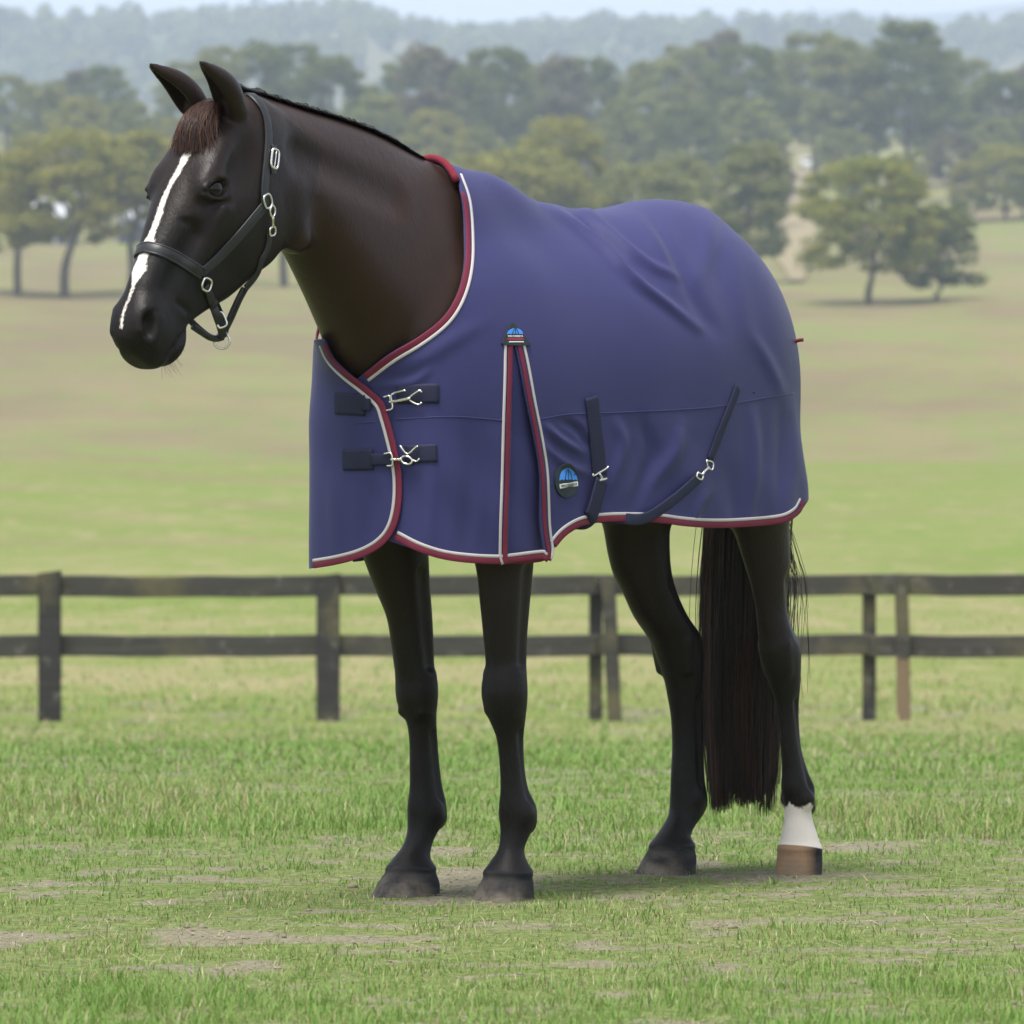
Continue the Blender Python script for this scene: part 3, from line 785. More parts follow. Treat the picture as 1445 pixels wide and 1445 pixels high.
RVp = w2p(h2w(RV)); RN = vnormals(RV, np.vstack([RQ[:, [0, 1, 2]], RQ[:, [0, 2, 3]]]))
RVd = RV + RN * fold_disp(RV)[:, None]
PX = 0.0016                                             # metres per picture pixel at the horse
MIR = RV.copy(); MIR[:, 1] = np.abs(MIR[:, 1])
PM = w2p(h2w(MIR))                                      # where the point, mirrored to the near side, would show
NW = RN[:, :1] * HF + RN[:, 1:2] * HL + RN[:, 2:] * np.array([0, 0, 1.0])
NM = RN.copy(); NM[:, 1] = np.where(RV[:, 1] < 0, -RN[:, 1], RN[:, 1])
facing = (NW[:, 1] < 0.02)
facing_m = (NM[:, 0] * HF[1] + NM[:, 1] * HL[1]) < 0.25
big = np.where(RV[:, 0] < 0.75, 1.0, -1.0)
# neck opening: on the near side as measured, mirrored for the far side
nk_near = sd_poly(PM, NECK_L) * -PX
nk_near = np.where(RV[:, 0] < -0.12, 1.0, np.where(RV[:, 2] < 1.08, 1.0, nk_near))
nk_front = np.where(RVp[:, 0] < 546, sd_poly(RVp, NECK_R) * PX, 1.0)
# hem
hm = -sd_poly(PM, HEM_F[1:-1] + HEM_B, ext=(200, 30)) * PX
hm = np.where(RV[:, 2] > 1.02, 1.0, hm)
hm = np.where(~facing_m | (RV[:, 0] < -1.12), RV[:, 2] - 0.905, hm)
slit_f = sd_poly(RVp, SLIT_F) * PX
slit_b = -sd_poly(RVp, SLIT_B) * PX
inside_slit = np.minimum(np.minimum(-slit_f, -slit_b), (RVp[:, 1] - 484) * PX)
nearside = (RV[:, 1] > 0.1) & (RV[:, 0] > -0.6)
shell_f = np.minimum.reduce([nk_near, hm, big, np.where((RV[:, 2] > 1.5) | (RV[:, 1] < 0), 0.092 + (1.62 - RV[:, 2]) * 0.62 - RV[:, 0], 1.0)])
shell_f = np.where(RV[:, 0] > 0.04, np.minimum(shell_f, RV[:, 1] + 0.03), shell_f)
shell_f = np.where(nearside, np.minimum(shell_f, -inside_slit), shell_f)
sv, sf = clip_mesh(RVd, RQ, shell_f)
gus_f = np.where(nearside, np.minimum.reduce([np.minimum(-slit_f, -slit_b) + 0.035, (RVp[:, 1] - 480) * PX, hm - 0.002, big]), -1.0)
gin = np.clip((RVp[:, 1] - 484) / 130, 0, 1) * 0.016 + 0.004
gv, gf = clip_mesh(RVd - RN * gin[:, None], RQ, gus_f)
cl = sd_poly(RVp, NECK_R[:-1] + CLOSE, ext=(60, 10)) * PX
flap_front = np.where(facing | (RV[:, 1] > -0.10), cl, np.minimum.reduce([nk_near, RV[:, 2] - 0.772, np.where(RV[:, 2] > 1.2, 0.092 + (1.62 - RV[:, 2]) * 0.58 - RV[:, 0], 1.0)]))
flap_f = np.minimum.reduce([flap_front, np.where(RV[:, 0] > 0.18, 1.272 - RV[:, 2], 1.0), RV[:, 0] - 0.0, big, np.where(RV[:, 2] > 1.27, 0.0 - RV[:, 1], 1.0), np.where(RV[:, 0] < 0.10, -0.05 - RV[:, 1], 1.0)])
fdisp = 0.007 * np.clip(RV[:, 0] / 0.12, 0, 1)
fv, ff = clip_mesh(RVd + RN * fdisp[:, None], RQ, flap_f)

def rug_material():
    t = NT('rug_fabric', 0.5, 0.2)
    co = t.coord()
    a = t.n('ShaderNodeTexWave'); a.wave_type = 'BANDS'; a.bands_direction = 'Z'; a.inputs['Scale'].default_value = 420; t.link(co, a.inputs['Vector'])
    b = t.n('ShaderNodeTexWave'); b.wave_type = 'BANDS'; b.bands_direction = 'X'; b.inputs['Scale'].default_value = 420; t.link(co, b.inputs['Vector'])
    n = t.noise(5, 4, co); n2 = t.noise(60, 3, co)
    c = t.mix(n, (0.029, 0.030, 0.106), (0.036, 0.037, 0.126))
    c = t.mix(t.step(n2, 0.5, 0.85), c, (0.036, 0.038, 0.122))
    t.color(c)
    t.link(t.math('ADD', 0.46, t.math('MULTIPLY', n2, 0.14)), t.b.inputs['Roughness'])
    t.b.inputs['Sheen Weight'].default_value = 0.06
    t.b.inputs['Sheen Roughness'].default_value = 0.45
    h = t.math('ADD', t.math('MULTIPLY', t.math('ADD', a.outputs['Fac'], b.outputs['Fac']), 0.25), t.math('MULTIPLY', n2, 0.9))
    t.bump(t.math('ADD', h, t.math('MULTIPLY', t.noise(240, 3, co), 0.8)), 0.22, 0.003)
    return t.m
M_rug = rug_material()
rug = empty('horse_rug', tuple(HO + np.array([0, 0, 0.77])))
tag(rug, 'navy horse rug with maroon binding and white piping, buckled at the chest', 'horse rug')
def cloth(name, v, f):
    o = mesh_obj(name, h2w(v), f, M_rug, rug)
    md = o.modifiers.new('thickness', 'SOLIDIFY'); md.thickness = 0.004; md.offset = -1.0
    return o
shell = cloth('shell', sv, sf); gus = cloth('shoulder_gusset', gv, gf); flap = cloth('chest_flap', fv, ff)
nS, nF = len(sv), len(fv)
BVH_R = BVHTree.FromPolygons(np.vstack([h2w(sv), h2w(fv), h2w(gv)]).tolist(), np.vstack([sf, ff + nS, gf + nS + nF]).tolist())

# ---- trims
def ribbon(name, P, N, width, thick, mat, parent, lift=0.0, taper=False, closed=False, prof=None):
    """a strip lying along P with surface normals N; section is a flat rounded box"""
    P = np.asarray(P, float); N = np.asarray(N, float)
    T_ = np.gradient(P, axis=0); T_ /= np.linalg.norm(T_, axis=1, keepdims=True) + 1e-12
    N = N - (N * T_).sum(1, keepdims=True) * T_; N /= np.linalg.norm(N, axis=1, keepdims=True) + 1e-12
    B = np.cross(T_, N)
    w = np.broadcast_to(np.asarray(width, float), (len(P),))
    sec = prof or [(-0.5, -0.6), (-0.5, 0.55), (-0.36, 1.0), (0.36, 1.0), (0.5, 0.55), (0.5, -0.6)]
    rows = [P + B * (w * x)[:, None] + N * (lift + thick * y) for x, y in sec]
    V_ = np.stack(rows, 1); k = len(sec); n = len(P)
    i = np.arange(n - 1)[:, None] * k; j = np.arange(k)[None, :]; j2 = (j + 1) % k
    Fq = np.stack([i + j, i + j2, i + k + j2, i + k + j], -1).reshape(-1, 4)
    faces = Fq.tolist() + [list(range(k))[::-1], list(range((n - 1) * k, n * k))]
    o = mesh_obj(name, V_.reshape(-1, 3), faces, mat, parent)
    return o
def tube(name, P, r, mat, parent, closed=False, seg=8):
    P = np.asarray(P, float); n = len(P)
    T_ = (np.roll(P, -1, 0) - np.roll(P, 1, 0)) if closed else np.gradient(P, axis=0)
    T_ /= np.linalg.norm(T_, axis=1, keepdims=True) + 1e-12
    ref = np.array([0.31, -0.8, 0.52]); U = np.cross(T_, ref); U /= np.linalg.norm(U, axis=1, keepdims=True) + 1e-12
    Vv = np.cross(T_, U); r = np.broadcast_to(np.asarray(r, float), (n,))
    an = np.arange(seg) * 2 * math.pi / seg
    R = P[:, None, :] + r[:, None, None] * (np.cos(an)[None, :, None] * U[:, None, :] + np.sin(an)[None, :, None] * Vv[:, None, :])
    m = n if closed else n - 1
    i = np.arange(m)[:, None] * seg; i2 = ((np.arange(m)[:, None] + 1) % n) * seg; j = np.arange(seg)[None, :]; j2 = (j + 1) % seg
    Fq = np.stack([i + j, i2 + j, i2 + j2, i + j2], -1).reshape(-1, 4).tolist()
    if not closed: Fq += [list(range(seg)), list(range((n - 1) * seg, n * seg))[::-1]]
    return mesh_obj(name, R.reshape(-1, 3), Fq, mat, parent)
def fabric(name, col, rough=0.75, scale=500, var=0.25, bump=0.25):
    t = NT(name, rough, 0.25)
    co = t.coord(); n = t.noise(scale, 2, co); n3 = t.noise(25, 3, co)
    dk = tuple(c * (1 - var) for c in col); lt = tuple(min(1, c * (1 + var)) for c in col)
    t.color(t.mix(t.math('MULTIPLY', t.math('ADD', n, n3), 0.5), dk, lt))
    t.bump(n, bump, 0.002)
    return t.m
M_maroon = fabric('binding_cloth', (0.145, 0.018, 0.040))
M_white = fabric('piping_cord', (0.46, 0.43, 0.43), 0.6)
M_fleece = fabric('wither_fleece', (0.17, 0.019, 0.034), 0.95, 300, 0.3, 0.6)
M_web = fabric('webbing', (0.017, 0.020, 0.048), 0.7, 700, 0.35, 0.5)
M_rubber = fabric('badge_rubber', (0.022, 0.030, 0.036), 0.55, 200)
def metal(name, col, rough):
    t = NT(name, rough, 0.5); t.b.inputs['Metallic'].default_value = 1.0
    n = t.noise(90, 3, t.coord()); t.color(t.mix(n, tuple(c * 0.8 for c in col), col))
    t.link(t.math('ADD', rough, t.math('MULTIPLY', n, 0.15)), t.b.inputs['Roughness'])
    return t.m
M_steel = metal('nickel_steel', (0.78, 0.76, 0.70), 0.18)

def inset(poly, d, n=10):
    """polyline in the picture moved sideways by d pixels (to its right-hand side for d > 0, walking along it)"""
    P = smooth_path(poly, n); t = np.gradient(P, axis=0); t /= np.linalg.norm(t, axis=1, keepdims=True)
    return P + d * np.stack([-t[:, 1], t[:, 0]], 1)
def cast_path(P, bvh, sm=3):
    H = [cast(bvh, x, y) for x, y in P]
    X = np.array([h[0] for h in H]); N = np.array([h[1] for h in H])
    for _ in range(sm):
        X[1:-1] = 0.25 * X[:-2] + 0.5 * X[1:-1] + 0.25 * X[2:]
        N[1:-1] = 0.25 * N[:-2] + 0.5 * N[1:-1] + 0.25 * N[2:]
    return X, N / np.linalg.norm(N, axis=1, keepdims=True)
def mirror_w(X):
    h = w2h(X); h[:, 1] *= -1; return h2w(h)
def mirror_n(N):
    h = np.stack([N @ HF, -(N @ HL), N[:, 2]], 1); return h[:, :1] * HF + h[:, 1:2] * HL + h[:, 2:] * np.array([0, 0, 1.0])
BVH_S = BVHTree.FromPolygons(h2w(sv).tolist(), sf.tolist()); BVH_FL = BVHTree.FromPolygons(h2w(fv).tolist(), ff.tolist()); BVH_G = BVHTree.FromPolygons(h2w(gv).tolist(), gf.tolist())
def edge(poly, side, bvh, mir=False, wb=0.014, wp=0.0072, over=0.0):
    """maroon binding on the very edge, white cord just inside it; side = +1 when the cloth lies to the right of the walk"""
    X, N = cast_path(inset(poly, 4.2 * side), bvh); X2, N2 = cast_path(inset(poly, 11.0 * side), bvh)
    b = ribbon('binding', X, N, wb, 0.0016, M_maroon, rug, 0.0010 + over)
    c = ribbon('piping', X2, N2, wp, 0.0022, M_white, rug, 0.0006 + over)
    if mir:
        ribbon('binding', mirror_w(X), mirror_n(N), wb, 0.0022, M_maroon, rug, 0.0012)
        ribbon('piping', mirror_w(X2), mirror_n(N2), wp, 0.0028, M_white, rug, 0.0008)
edge(NECK_L[1:], -1, BVH_S)
X, N = cast_path(inset(NECK_L[1:8], -4.2), BVH_S); ribbon('binding', mirror_w(X), mirror_n(N), 0.014, 0.0022, M_maroon, rug, 0.0012)
X2, N2 = cast_path(inset(NECK_L[1:8], -11), BVH_S); ribbon('piping', mirror_w(X2), mirror_n(N2), 0.0072, 0.0028, M_white, rug, 0.0008)
edge(NECK_R[:-1] + CLOSE, 1, BVH_FL)
edge(HEM_F, -1, BVH_S)
edge(HEM_B[1:], -1, BVH_S, mir=True)
edge(SLIT_F, 1, BVH_S)
edge(SLIT_B, -1, BVH_S, wb=0.012)
edge([(715, 795), (740, 795), (770, 792)], -1, BVH_G)
# roll of fleece over the withers
wr = []
for l_ in np.linspace(-0.085, 0.085, 21):
    p0 = h2w(np.array([0.078 + 2.0 * l_ * l_, l_, 2.0])); hit, nrm, _, _ = BVH_R0.ray_cast(Vector(p0), Vector((0, 0, -1)))
    wr.append(np.array(hit) + np.array([0, 0, -0.003]))
tube('wither_roll', np.array(wr), 0.0088, M_fleece, rug, seg=10)
# seam
X, N = cast_path(smooth_path(SEAM[1:3], 10), BVH_FL); ribbon('seam', X, N, 0.0035, 0.0012, M_rug, rug, 0.0004)
for part in (SEAM[2:5], SEAM[5:]):
    X, N = cast_path(smooth_path(part, 10), BVH_S); ribbon('seam', X, N, 0.0035, 0.0012, M_rug, rug, 0.0004)
# patches and straps of webbing at the chest
def patch(name, quad, bvh, lift=0.0026, thick=0.0018, mat=None):
    (ax, ay), (bx, by), h = quad
    P = np.stack([np.linspace(ax, bx, 8), np.linspace(ay, by, 8)], 1)
    X, N = cast_path(P, bvh); return ribbon(name, X, N, h * 0.0016, thick, mat or M_web, rug, lift)
patch('strap_patch', ((474, 569), (516, 571), 31), BVH_FL); patch('strap_patch', ((485, 649), (527, 648), 30), BVH_FL)
patch('strap_patch', ((560, 556), (620, 555), 27), BVH_S); patch('strap_patch', ((572, 641), (617, 639), 25), BVH_S)
patch('chest_strap', ((512, 571), (551, 570), 17), BVH_FL, 0.0052, 0.0022); patch('chest_strap', ((525, 648), (556, 648), 16), BVH_FL, 0.0052, 0.0022)
def wire(name, pts, r, parent=None, lift=0.008, closed=False, n=6, bvh=None, sm=True):
    P = np.array(pts, float)
    if closed:
        t = np.linspace(0, 2 * math.pi, 25)[:-1]
    Q_ = smooth_path(P, n) if sm else P
    X, N = cast_path(Q_, bvh or BVH_R, 2)
    return tube(name, X + N * lift, r, M_steel, parent or rug, closed)
def sharp(pts, n=4):
    P = np.array(pts, float); out = []
    for a, b in zip(P[:-1], P[1:]):
        out += [a + (b - a) * t for t in np.arange(n) / n]
    return np.array(out + [P[-1]])
# upper fastening
b = wire('buckle', sharp([(547, 579), (557, 577), (555, 567), (553, 555), (573, 548), (573, 551)]), 0.0024, lift=0.010, sm=False)
wire('swivel', [(552, 567), (566, 565), (581, 562)], np.linspace(0.0032, 0.0042, 13), b, 0.012)
wire('ring', sharp([(596, 554), (593, 550), (576, 563), (591, 572), (596, 568)]), 0.0023, b, 0.010, sm=False)
wire('crossbar', sharp([(543, 560), (552, 557), (553, 566)]), 0.0024, b, 0.009, sm=False)
# lower fastening
b = wire('buckle', sharp([(545, 640), (555, 638), (557, 648), (557, 657), (549, 657)]), 0.0024, lift=0.010, sm=False)
wire('swivel', [(555, 648), (562, 648), (570, 648)], np.linspace(0.003, 0.0045, 13), b, 0.012)
t = np.linspace(0, 2 * math.pi, 21)[:-1]
wire('snap_loop', np.stack([576.5 + 7.5 * np.cos(t), 649 + 5.8 * np.sin(t) + 1.5 * np.cos(t)], 1), 0.0026, b, 0.012, closed=True, sm=False)
wire('ring', sharp([(567, 628), (577, 643), (589, 630), (591, 630)]), 0.0023, b, 0.011, sm=False)
wire('hook', [(583, 648), (589, 651), (593, 647)], 0.0022, b, 0.011)
# belly straps
def strap(name, pts, wpx, bvh=None, lift=0.003, mat=None):
    X, N = cast_path(smooth_path(pts, 8), bvh or BVH_R)
    return ribbon(name, X, N, wpx * 0.00185, 0.0022, mat or M_web, rug, lift)
strap('belly_strap', [(833, 560), (838, 600), (842, 640), (845, 671)], 24)
s1 = inv(842, 676, 0.30); s2 = inv(820, 745, 0.27)
def free_strap(name, P, width, Nrm, mat=None):
    P = smooth_path(P, 8); return ribbon(name, h2w(P), np.tile(Nrm, (len(P), 1)), width, 0.002, mat or M_web, rug)
nl_ = HL * 0.9 - HF * 0.05
X0, _ = cast(BVH_R, 843, 678); X1, _ = cast(BVH_R, 832, 715); h0, h1 = w2h(X0[None])[0], w2h(X1[None])[0]
free_strap('belly_strap', [h0 + [0, 0.012, 0], h1 + [0, 0.012, -0.005], [h1[0] + 0.012, h1[1] + 0.002, 0.868], [h1[0] + 0.03, h1[1] - 0.05, 0.868], [h1[0] + 0.03, 0.0, 0.875], [h1[0] + 0.01, -0.20, 0.89], [h1[0] - 0.02, -0.29, 0.95]], 0.046, nl_)
b = wire('buckle', sharp([(831, 668), (830, 672), (852, 660), (853, 658)]), 0.0024, lift=0.012, sm=False)
wire('swivel', [(840, 668), (844, 675), (838, 678), (851, 675)], 0.003, b, 0.013)
strap('belly_strap', [(1040, 546), (1031, 570), (1017, 605), (1000, 650)], 13)
X0, _ = cast(BVH_R, 984, 672); X1, _ = cast(BVH_R, 945, 705); X2, _ = cast(BVH_R, 905, 731)
h0, h1, h2 = w2h(X0[None])[0], w2h(X1[None])[0], w2h(X2[None])[0]
free_strap('belly_strap', [h0 + [0, 0.010, 0], h1 + [0, 0.012, 0], h2 + [0, 0.012, 0], [h2[0] + 0.07, h2[1] - 0.01, 0.868], [h2[0] + 0.14, h2[1] - 0.10, 0.875], [h2[0] + 0.22, 0.0, 0.88], [h2[0] + 0.24, -0.2, 0.89], [h2[0] + 0.2, -0.29, 0.95]], 0.026, nl_)
b = wire('buckle', sharp([(991, 650), (1001, 652), (1000, 664), (993, 661), (991, 650)]), 0.0022, lift=0.011, sm=False)
wire('swivel', [(994, 660), (988, 665), (985, 670)], 0.0034, b, 0.012); wire('ring', sharp([(979, 667), (987, 670), (985, 678), (977, 674), (979, 667)]), 0.0022, b, 0.011, sm=False)
# cord of the tail flap
X, N = cast(BVH_R, 1122, 482)
tube('tail_cord', np.array([X + (HL * 0.9 - HF * 0.2) * q + np.array([0, 0, 0.004 * math.sin(q * 90)]) for q in np.linspace(-0.02, 0.022, 8)]), 0.0045, M_maroon, rug)
# badges
def badge(name, outline, bvh, thick, mat, parent, lift=0.001):
    """a thick plate with the outline given in picture pixels"""
    O_ = np.array(outline, float); C = O_.mean(0)
    top, bot = [], []
    for x, y in O_:
        p, n = cast(bvh, x, y); top.append(p + n * (lift + thick)); bot.append(p - n * 0.002)
    cc, cn = cast(bvh, *C); k = len(O_)
    ins = []
    for x, y in C + (O_ - C) * 0.5:
        p, n = cast(bvh, x, y); ins.append(p + n * (lift + thick))
    Vv = top + bot + ins + [cc + cn * (lift + thick)]
    f = []
    for i in range(k):
        j = (i + 1) % k
        f += [(i, k + i, k + j, j), (i, j, 2 * k + j, 2 * k + i), (2 * k + i, 2 * k + j, 3 * k)]
    o = mesh_obj(name, Vv, f, mat, parent, smooth=False)
    return o
M_blue = NT('badge_blue', 0.5, 0.3, (0.055, 0.25, 0.72)); M_blue.color(M_blue.mix(M_blue.noise(80, 2, M_blue.coord()), (0.05, 0.22, 0.66), (0.06, 0.27, 0.76))); M_blue = M_blue.m
M_bwhite = fabric('badge_white', (0.72, 0.72, 0.70), 0.5, 200, 0.06, 0.05)
M_bred = fabric('badge_red', (0.26, 0.03, 0.06), 0.5, 200, 0.1, 0.05)
def umbrella(cx, cy, w, h, parent, bvh, lift):
    """blue umbrella emblem: dome with scalloped lower edge, dark ribs"""
    top = [(cx + w * math.cos(t), cy - h * math.sin(t)) for t in np.linspace(math.pi, 0, 19)]
    low = []
    for i in range(4):
        x0 = cx + w - i * w / 2; x1 = x0 - w / 2
        low += [(x0 + (x1 - x0) * t, cy - h * 0.10 * math.sin(math.pi * t)) for t in np.linspace(0.12, 0.88, 5)]
    e = badge('umbrella_emblem', top + low, bvh, 0.0006, M_blue, parent, lift)
    for x in (-0.42, 0.0, 0.42):
        P = [(cx + x * w * s_, cy - h * (1 - s_ ** 2.2 * 1.0) * 0.97) for s_ in np.linspace(0.03, 1, 8)]
        X, N = cast_path(np.array(P), bvh); tube('rib', X + N * (lift + 0.0012), 0.0007, M_rubber, e, seg=5)
def lettering(text, cx, cy, wpx, hpx, mat, parent, bvh, lift, ang=0.0):
    cu = bpy.data.curves.new('lettering', 'FONT'); cu.body = text; cu.align_x = 'CENTER'; cu.align_y = 'CENTER'; cu.size = 1; cu.extrude = 0.02; cu.offset = 0.012
    o = bpy.data.objects.new('lettering', cu); COL.objects.link(o)
    dg = bpy.context.evaluated_depsgraph_get(); dg.update(); me = bpy.data.meshes.new_from_object(o.evaluated_get(dg))
    bpy.data.objects.remove(o)
    co = np.zeros(len(me.vertices) * 3, np.float32); me.vertices.foreach_get('co', co); co = co.reshape(-1, 3)
    sx = wpx / np.ptp(co[:, 0]); sy = hpx / np.ptp(co[:, 1])
    p0, n = cast(bvh, cx, cy); px1, _ = cast(bvh, cx + 5, cy - 5 * math.tan(ang)); py1, _ = cast(bvh, cx, cy - 5)
    ux, uy = (px1 - p0) / 5, (py1 - p0) / 5
    P = p0 + (co[:, :1] - (co[:, 0].max() + co[:, 0].min()) / 2) * sx * ux + (co[:, 1:2] - (co[:, 1].max() + co[:, 1].min()) / 2) * sy * uy + n * (lift + co[:, 2:] * 0.01)
    me.vertices.foreach_set('co', P.astype(np.float32).ravel()); me.materials.clear(); me.materials.append(mat)
    o = bpy.data.objects.new('lettering', me); COL.objects.link(o); o.parent = parent
    o.matrix_parent_inverse = Matrix.Identity(4)
    return o
def bar(pts, parent, bvh, lift, mat):
    return badge('nameplate', pts, bvh, 0.0005, mat, parent, lift)
bg1 = badge('badge', [(798 + 16.5 * math.cos(t), 678 + 24 * math.sin(t)) for t in np.linspace(0, 2 * math.pi, 33)[:-1]], BVH_S, 0.004, M_rubber, rug)
tag(bg1, 'oval dark rubber badge with blue umbrella')
umbrella(799.5, 678.5, 12.5, 19, bg1, BVH_S, 0.0052)
bar([(787, 683.5), (812.5, 679.5), (813, 686), (788, 689.5)], bg1, BVH_S, 0.0052, M_bwhite)
lettering('WEATHERBEETA', 800.2, 684.6, 22.5, 4.2, M_rubber, bg1, BVH_S, 0.0062, 0.15)
tri = [(721, 456), (724, 457), (731, 466), (740, 477), (747, 486), (746, 488), (728, 488), (708, 487), (707, 485), (711, 474), (716, 462)]
bg2 = badge('badge', tri, BVH_R, 0.004, M_rubber, rug)
tag(bg2, 'three-cornered dark badge with blue umbrella above the shoulder slit')
umbrella(724.5, 472.5, 11.0, 8.5, bg2, BVH_R, 0.0056)
lettering('WEATHERBEETA', 725.0, 475.0, 21.5, 2.6, M_bwhite, bg2, BVH_R, 0.0056)
bar([(714, 477.6), (736, 477.6), (736.5, 480.6), (714, 480.6)], bg2, BVH_R, 0.0052, M_bred)
bar([(716, 482.2), (736.5, 482.2), (737, 483.6), (716, 483.6)], bg2, BVH_R, 0.0052, M_bwhite)
# ------------------------------------------------------------------ halter
def leather():
    t = NT('black_leather', 0.42, 0.45)
    co = t.coord(); n = t.noise(420, 3, co); n2 = t.noise(30, 3, co)
    t.color(t.mix(n2, (0.010, 0.0105, 0.012), (0.022, 0.023, 0.026)))
    t.link(t.math('ADD', 0.34, t.math('MULTIPLY', n2, 0.2)), t.b.inputs['Roughness'])
    t.bump(n, 0.2, 0.001)
    return t.m
M_lea = leather()
hx_, hz_ = head_pt(0.0, 0.0, -0.15)[0], head_pt(0.0, 0.0, -0.15)[2]
halter = empty('halter', tuple(h2w(np.array([hx_, 0.0, hz_]))))
tag(halter, 'black leather halter with steel buckle and rings on the horse head', 'halter')
def hpath(pts, sm=6, n=8): return cast_path(smooth_path(pts, n), BVH_H, sm)
def both_sides(pts):
    X, N = hpath(pts); return np.vstack([X, mirror_w(X)[::-1][1:]]), np.vstack([N, mirror_n(N)[::-1][1:]])
def smooth_xyz(X, k=4):
    X = X.copy()
    for _ in range(k): X[1:-1] = 0.25 * X[:-2] + 0.5 * X[1:-1] + 0.25 * X[2:]
    return X
X, N = both_sides([(285, 386), (266, 374), (244, 361), (224, 353), (205, 349)])
nb = ribbon('noseband', smooth_xyz(X), smooth_xyz(N), 0.024, 0.0035, M_lea, halter, 0.002)
for off in (-0.35, 0.35):
    B = np.cross(np.gradient(X, axis=0), N); B /= np.linalg.norm(B, axis=1, keepdims=True)
    tube('padding_roll', smooth_xyz(X + B * 0.024 * off * 1.3 + N * 0.003), 0.0034, M_lea, nb, seg=6)
X, N = both_sides([(372, 288), (372, 262), (376, 225), (378, 195), (375, 166), (365, 146), (352, 134), (342, 129)])
cr = ribbon('crownpiece', smooth_xyz(X), smooth_xyz(N), 0.0235, 0.0035, M_lea, halter, 0.003)
X, N = hpath([(373, 280), (371, 250), (372, 215), (372, 185), (368, 160)]); X2 = X - np.array([0.010, 0, 0])
ribbon('lining', X2, N, 0.016, 0.0025, M_lea, cr, 0.0005)
cheek = [(284, 384), (310, 361), (340, 329), (360, 305), (374, 288)]
X, N = hpath(cheek)
for mr in (0, 1):
    XX, NN = (mirror_w(X)[::-1], mirror_n(N)[::-1]) if mr else (X, N)
    c = ribbon('cheekpiece', XX, NN, 0.0205, 0.0035, M_lea, halter, 0.002)
    B = np.cross(np.gradient(XX, axis=0), NN); B /= np.linalg.norm(B, axis=1, keepdims=True)
    tube('padding_roll', XX + B * 0.0095 + NN * 0.003, 0.0028, M_lea, c, seg=6); tube('padding_roll', XX - B * 0.0095 + NN * 0.003, 0.0028, M_lea, c, seg=6)
def at(px, py, l):
    a, z = inv(px, py, l); return h2w(np.array([a, l, z]))
jaw = [(379, 330), (378, 343), (374, 357), (368, 366)]
X, N = hpath(jaw)
X = np.vstack([X, smooth_path([X[-1], at(362, 386, 0.060), at(346, 406, 0.042)], 8)[1:]]); N = np.vstack([N, np.tile(N[-1], (16, 1))])
X = X.copy()
for _ in range(6): X[1:-1] = 0.25 * X[:-2] + 0.5 * X[1:-1] + 0.25 * X[2:]
ribbon('throat_strap', X, N, 0.018, 0.0035, M_lea, halter, 0.002); ribbon('throat_strap', mirror_w(X)[::-1], mirror_n(N)[::-1], 0.018, 0.0035, M_lea, halter, 0.002)
camn = np.array([0.1, -1.0, 0.05]); camn /= np.linalg.norm(camn)
jx = X[-1]
for dl in (-0.004, 0.004):
    P = smooth_path([jx + np.array([dl, 0, 0]), at(336 + dl * 600, 425, 0.030), at(325 + dl * 600, 450, 0.015), at(317, 470, 0.005), at(313, 476, 0.0)], 8)
    tube('jaw_strap', P, 0.0048, M_lea, halter)
    tube('jaw_strap', smooth_path([mirror_w(jx[None])[0], mirror_w(at(336, 425, 0.030)[None])[0], at(320, 462, -0.004), at(313, 476, 0.0)], 8), 0.0048, M_lea, halter)
# strap from the nose ring to the chin ring
X, N = hpath([(289, 403), (295, 418), (300, 431)], 2)
P = np.vstack([X, smooth_path([X[-1], at(306, 447, 0.038), at(311, 462, 0.018), at(314, 475, 0.006)], 8)[1:]])
NN = np.vstack([N, np.tile(0.5 * N[-1] + 0.5 * camn, (len(P) - len(X), 1))])
cs = ribbon('chin_strap', smooth_xyz(P, 3), smooth_xyz(NN, 6), 0.0185, 0.0035, M_lea, halter, 0.003)
ribbon('keeper', smooth_xyz(P, 3)[13:17], smooth_xyz(NN, 6)[13:17], 0.0225, 0.0042, M_lea, cs, 0.0045)
X, N = hpath([(289, 403), (295, 418), (300, 431)], 2)
P2 = np.vstack([mirror_w(X), smooth_path([mirror_w(X)[-1], mirror_w(at(303, 447, 0.038)[None])[0], at(290, 472, -0.012), at(304, 478, -0.004), at(314, 476, 0.0)], 8)[1:]])
tube('chin_strap', smooth_xyz(P2, 4), 0.0075, M_lea, halter, seg=8)
tube('chin_strap', smooth_path([at(272, 461, -0.012), at(284, 469, -0.008), at(298, 477, -0.003), at(312, 477, 0.0)], 8), 0.0068, M_lea, halter, seg=8)
def ring3(name, c, u, v, ru, rv, r, p=2.0):
    t = np.linspace(0, 2 * math.pi, 33)[:-1]
    cu = np.sign(np.cos(t)) * np.abs(np.cos(t)) ** (2 / p); sv_ = np.sign(np.sin(t)) * np.abs(np.sin(t)) ** (2 / p)
    return tube(name, c + np.outer(cu * ru, u) + np.outer(sv_ * rv, v), r, M_steel, halter, closed=True)
def frame(px, py, ang):
    p, n = cast(BVH_H, px, py)
    r_ = np.array([math.cos(ang), 0, -math.sin(ang)]); r_ -= (r_ @ n) * n; r_ /= np.linalg.norm(r_)
    return p, n, r_, np.cross(n, r_)
EX, EZ = np.array([1.0, 0, 0]), np.array([0, 0, 1.0])
ring3('ring', at(313, 481, 0.0), EX, EZ, 0.0175, 0.0175, 0.0026)
p, n, u, v = frame(383, 225, 0.1); ring3('buckle', p + n * 0.010, u, v, 0.0125, 0.0215, 0.0029, 4)
p, n, u, v = frame(374, 284, 0.9); ring3('square_ring', p + n * 0.008, u, v, 0.0150, 0.0130, 0.0027, 3)
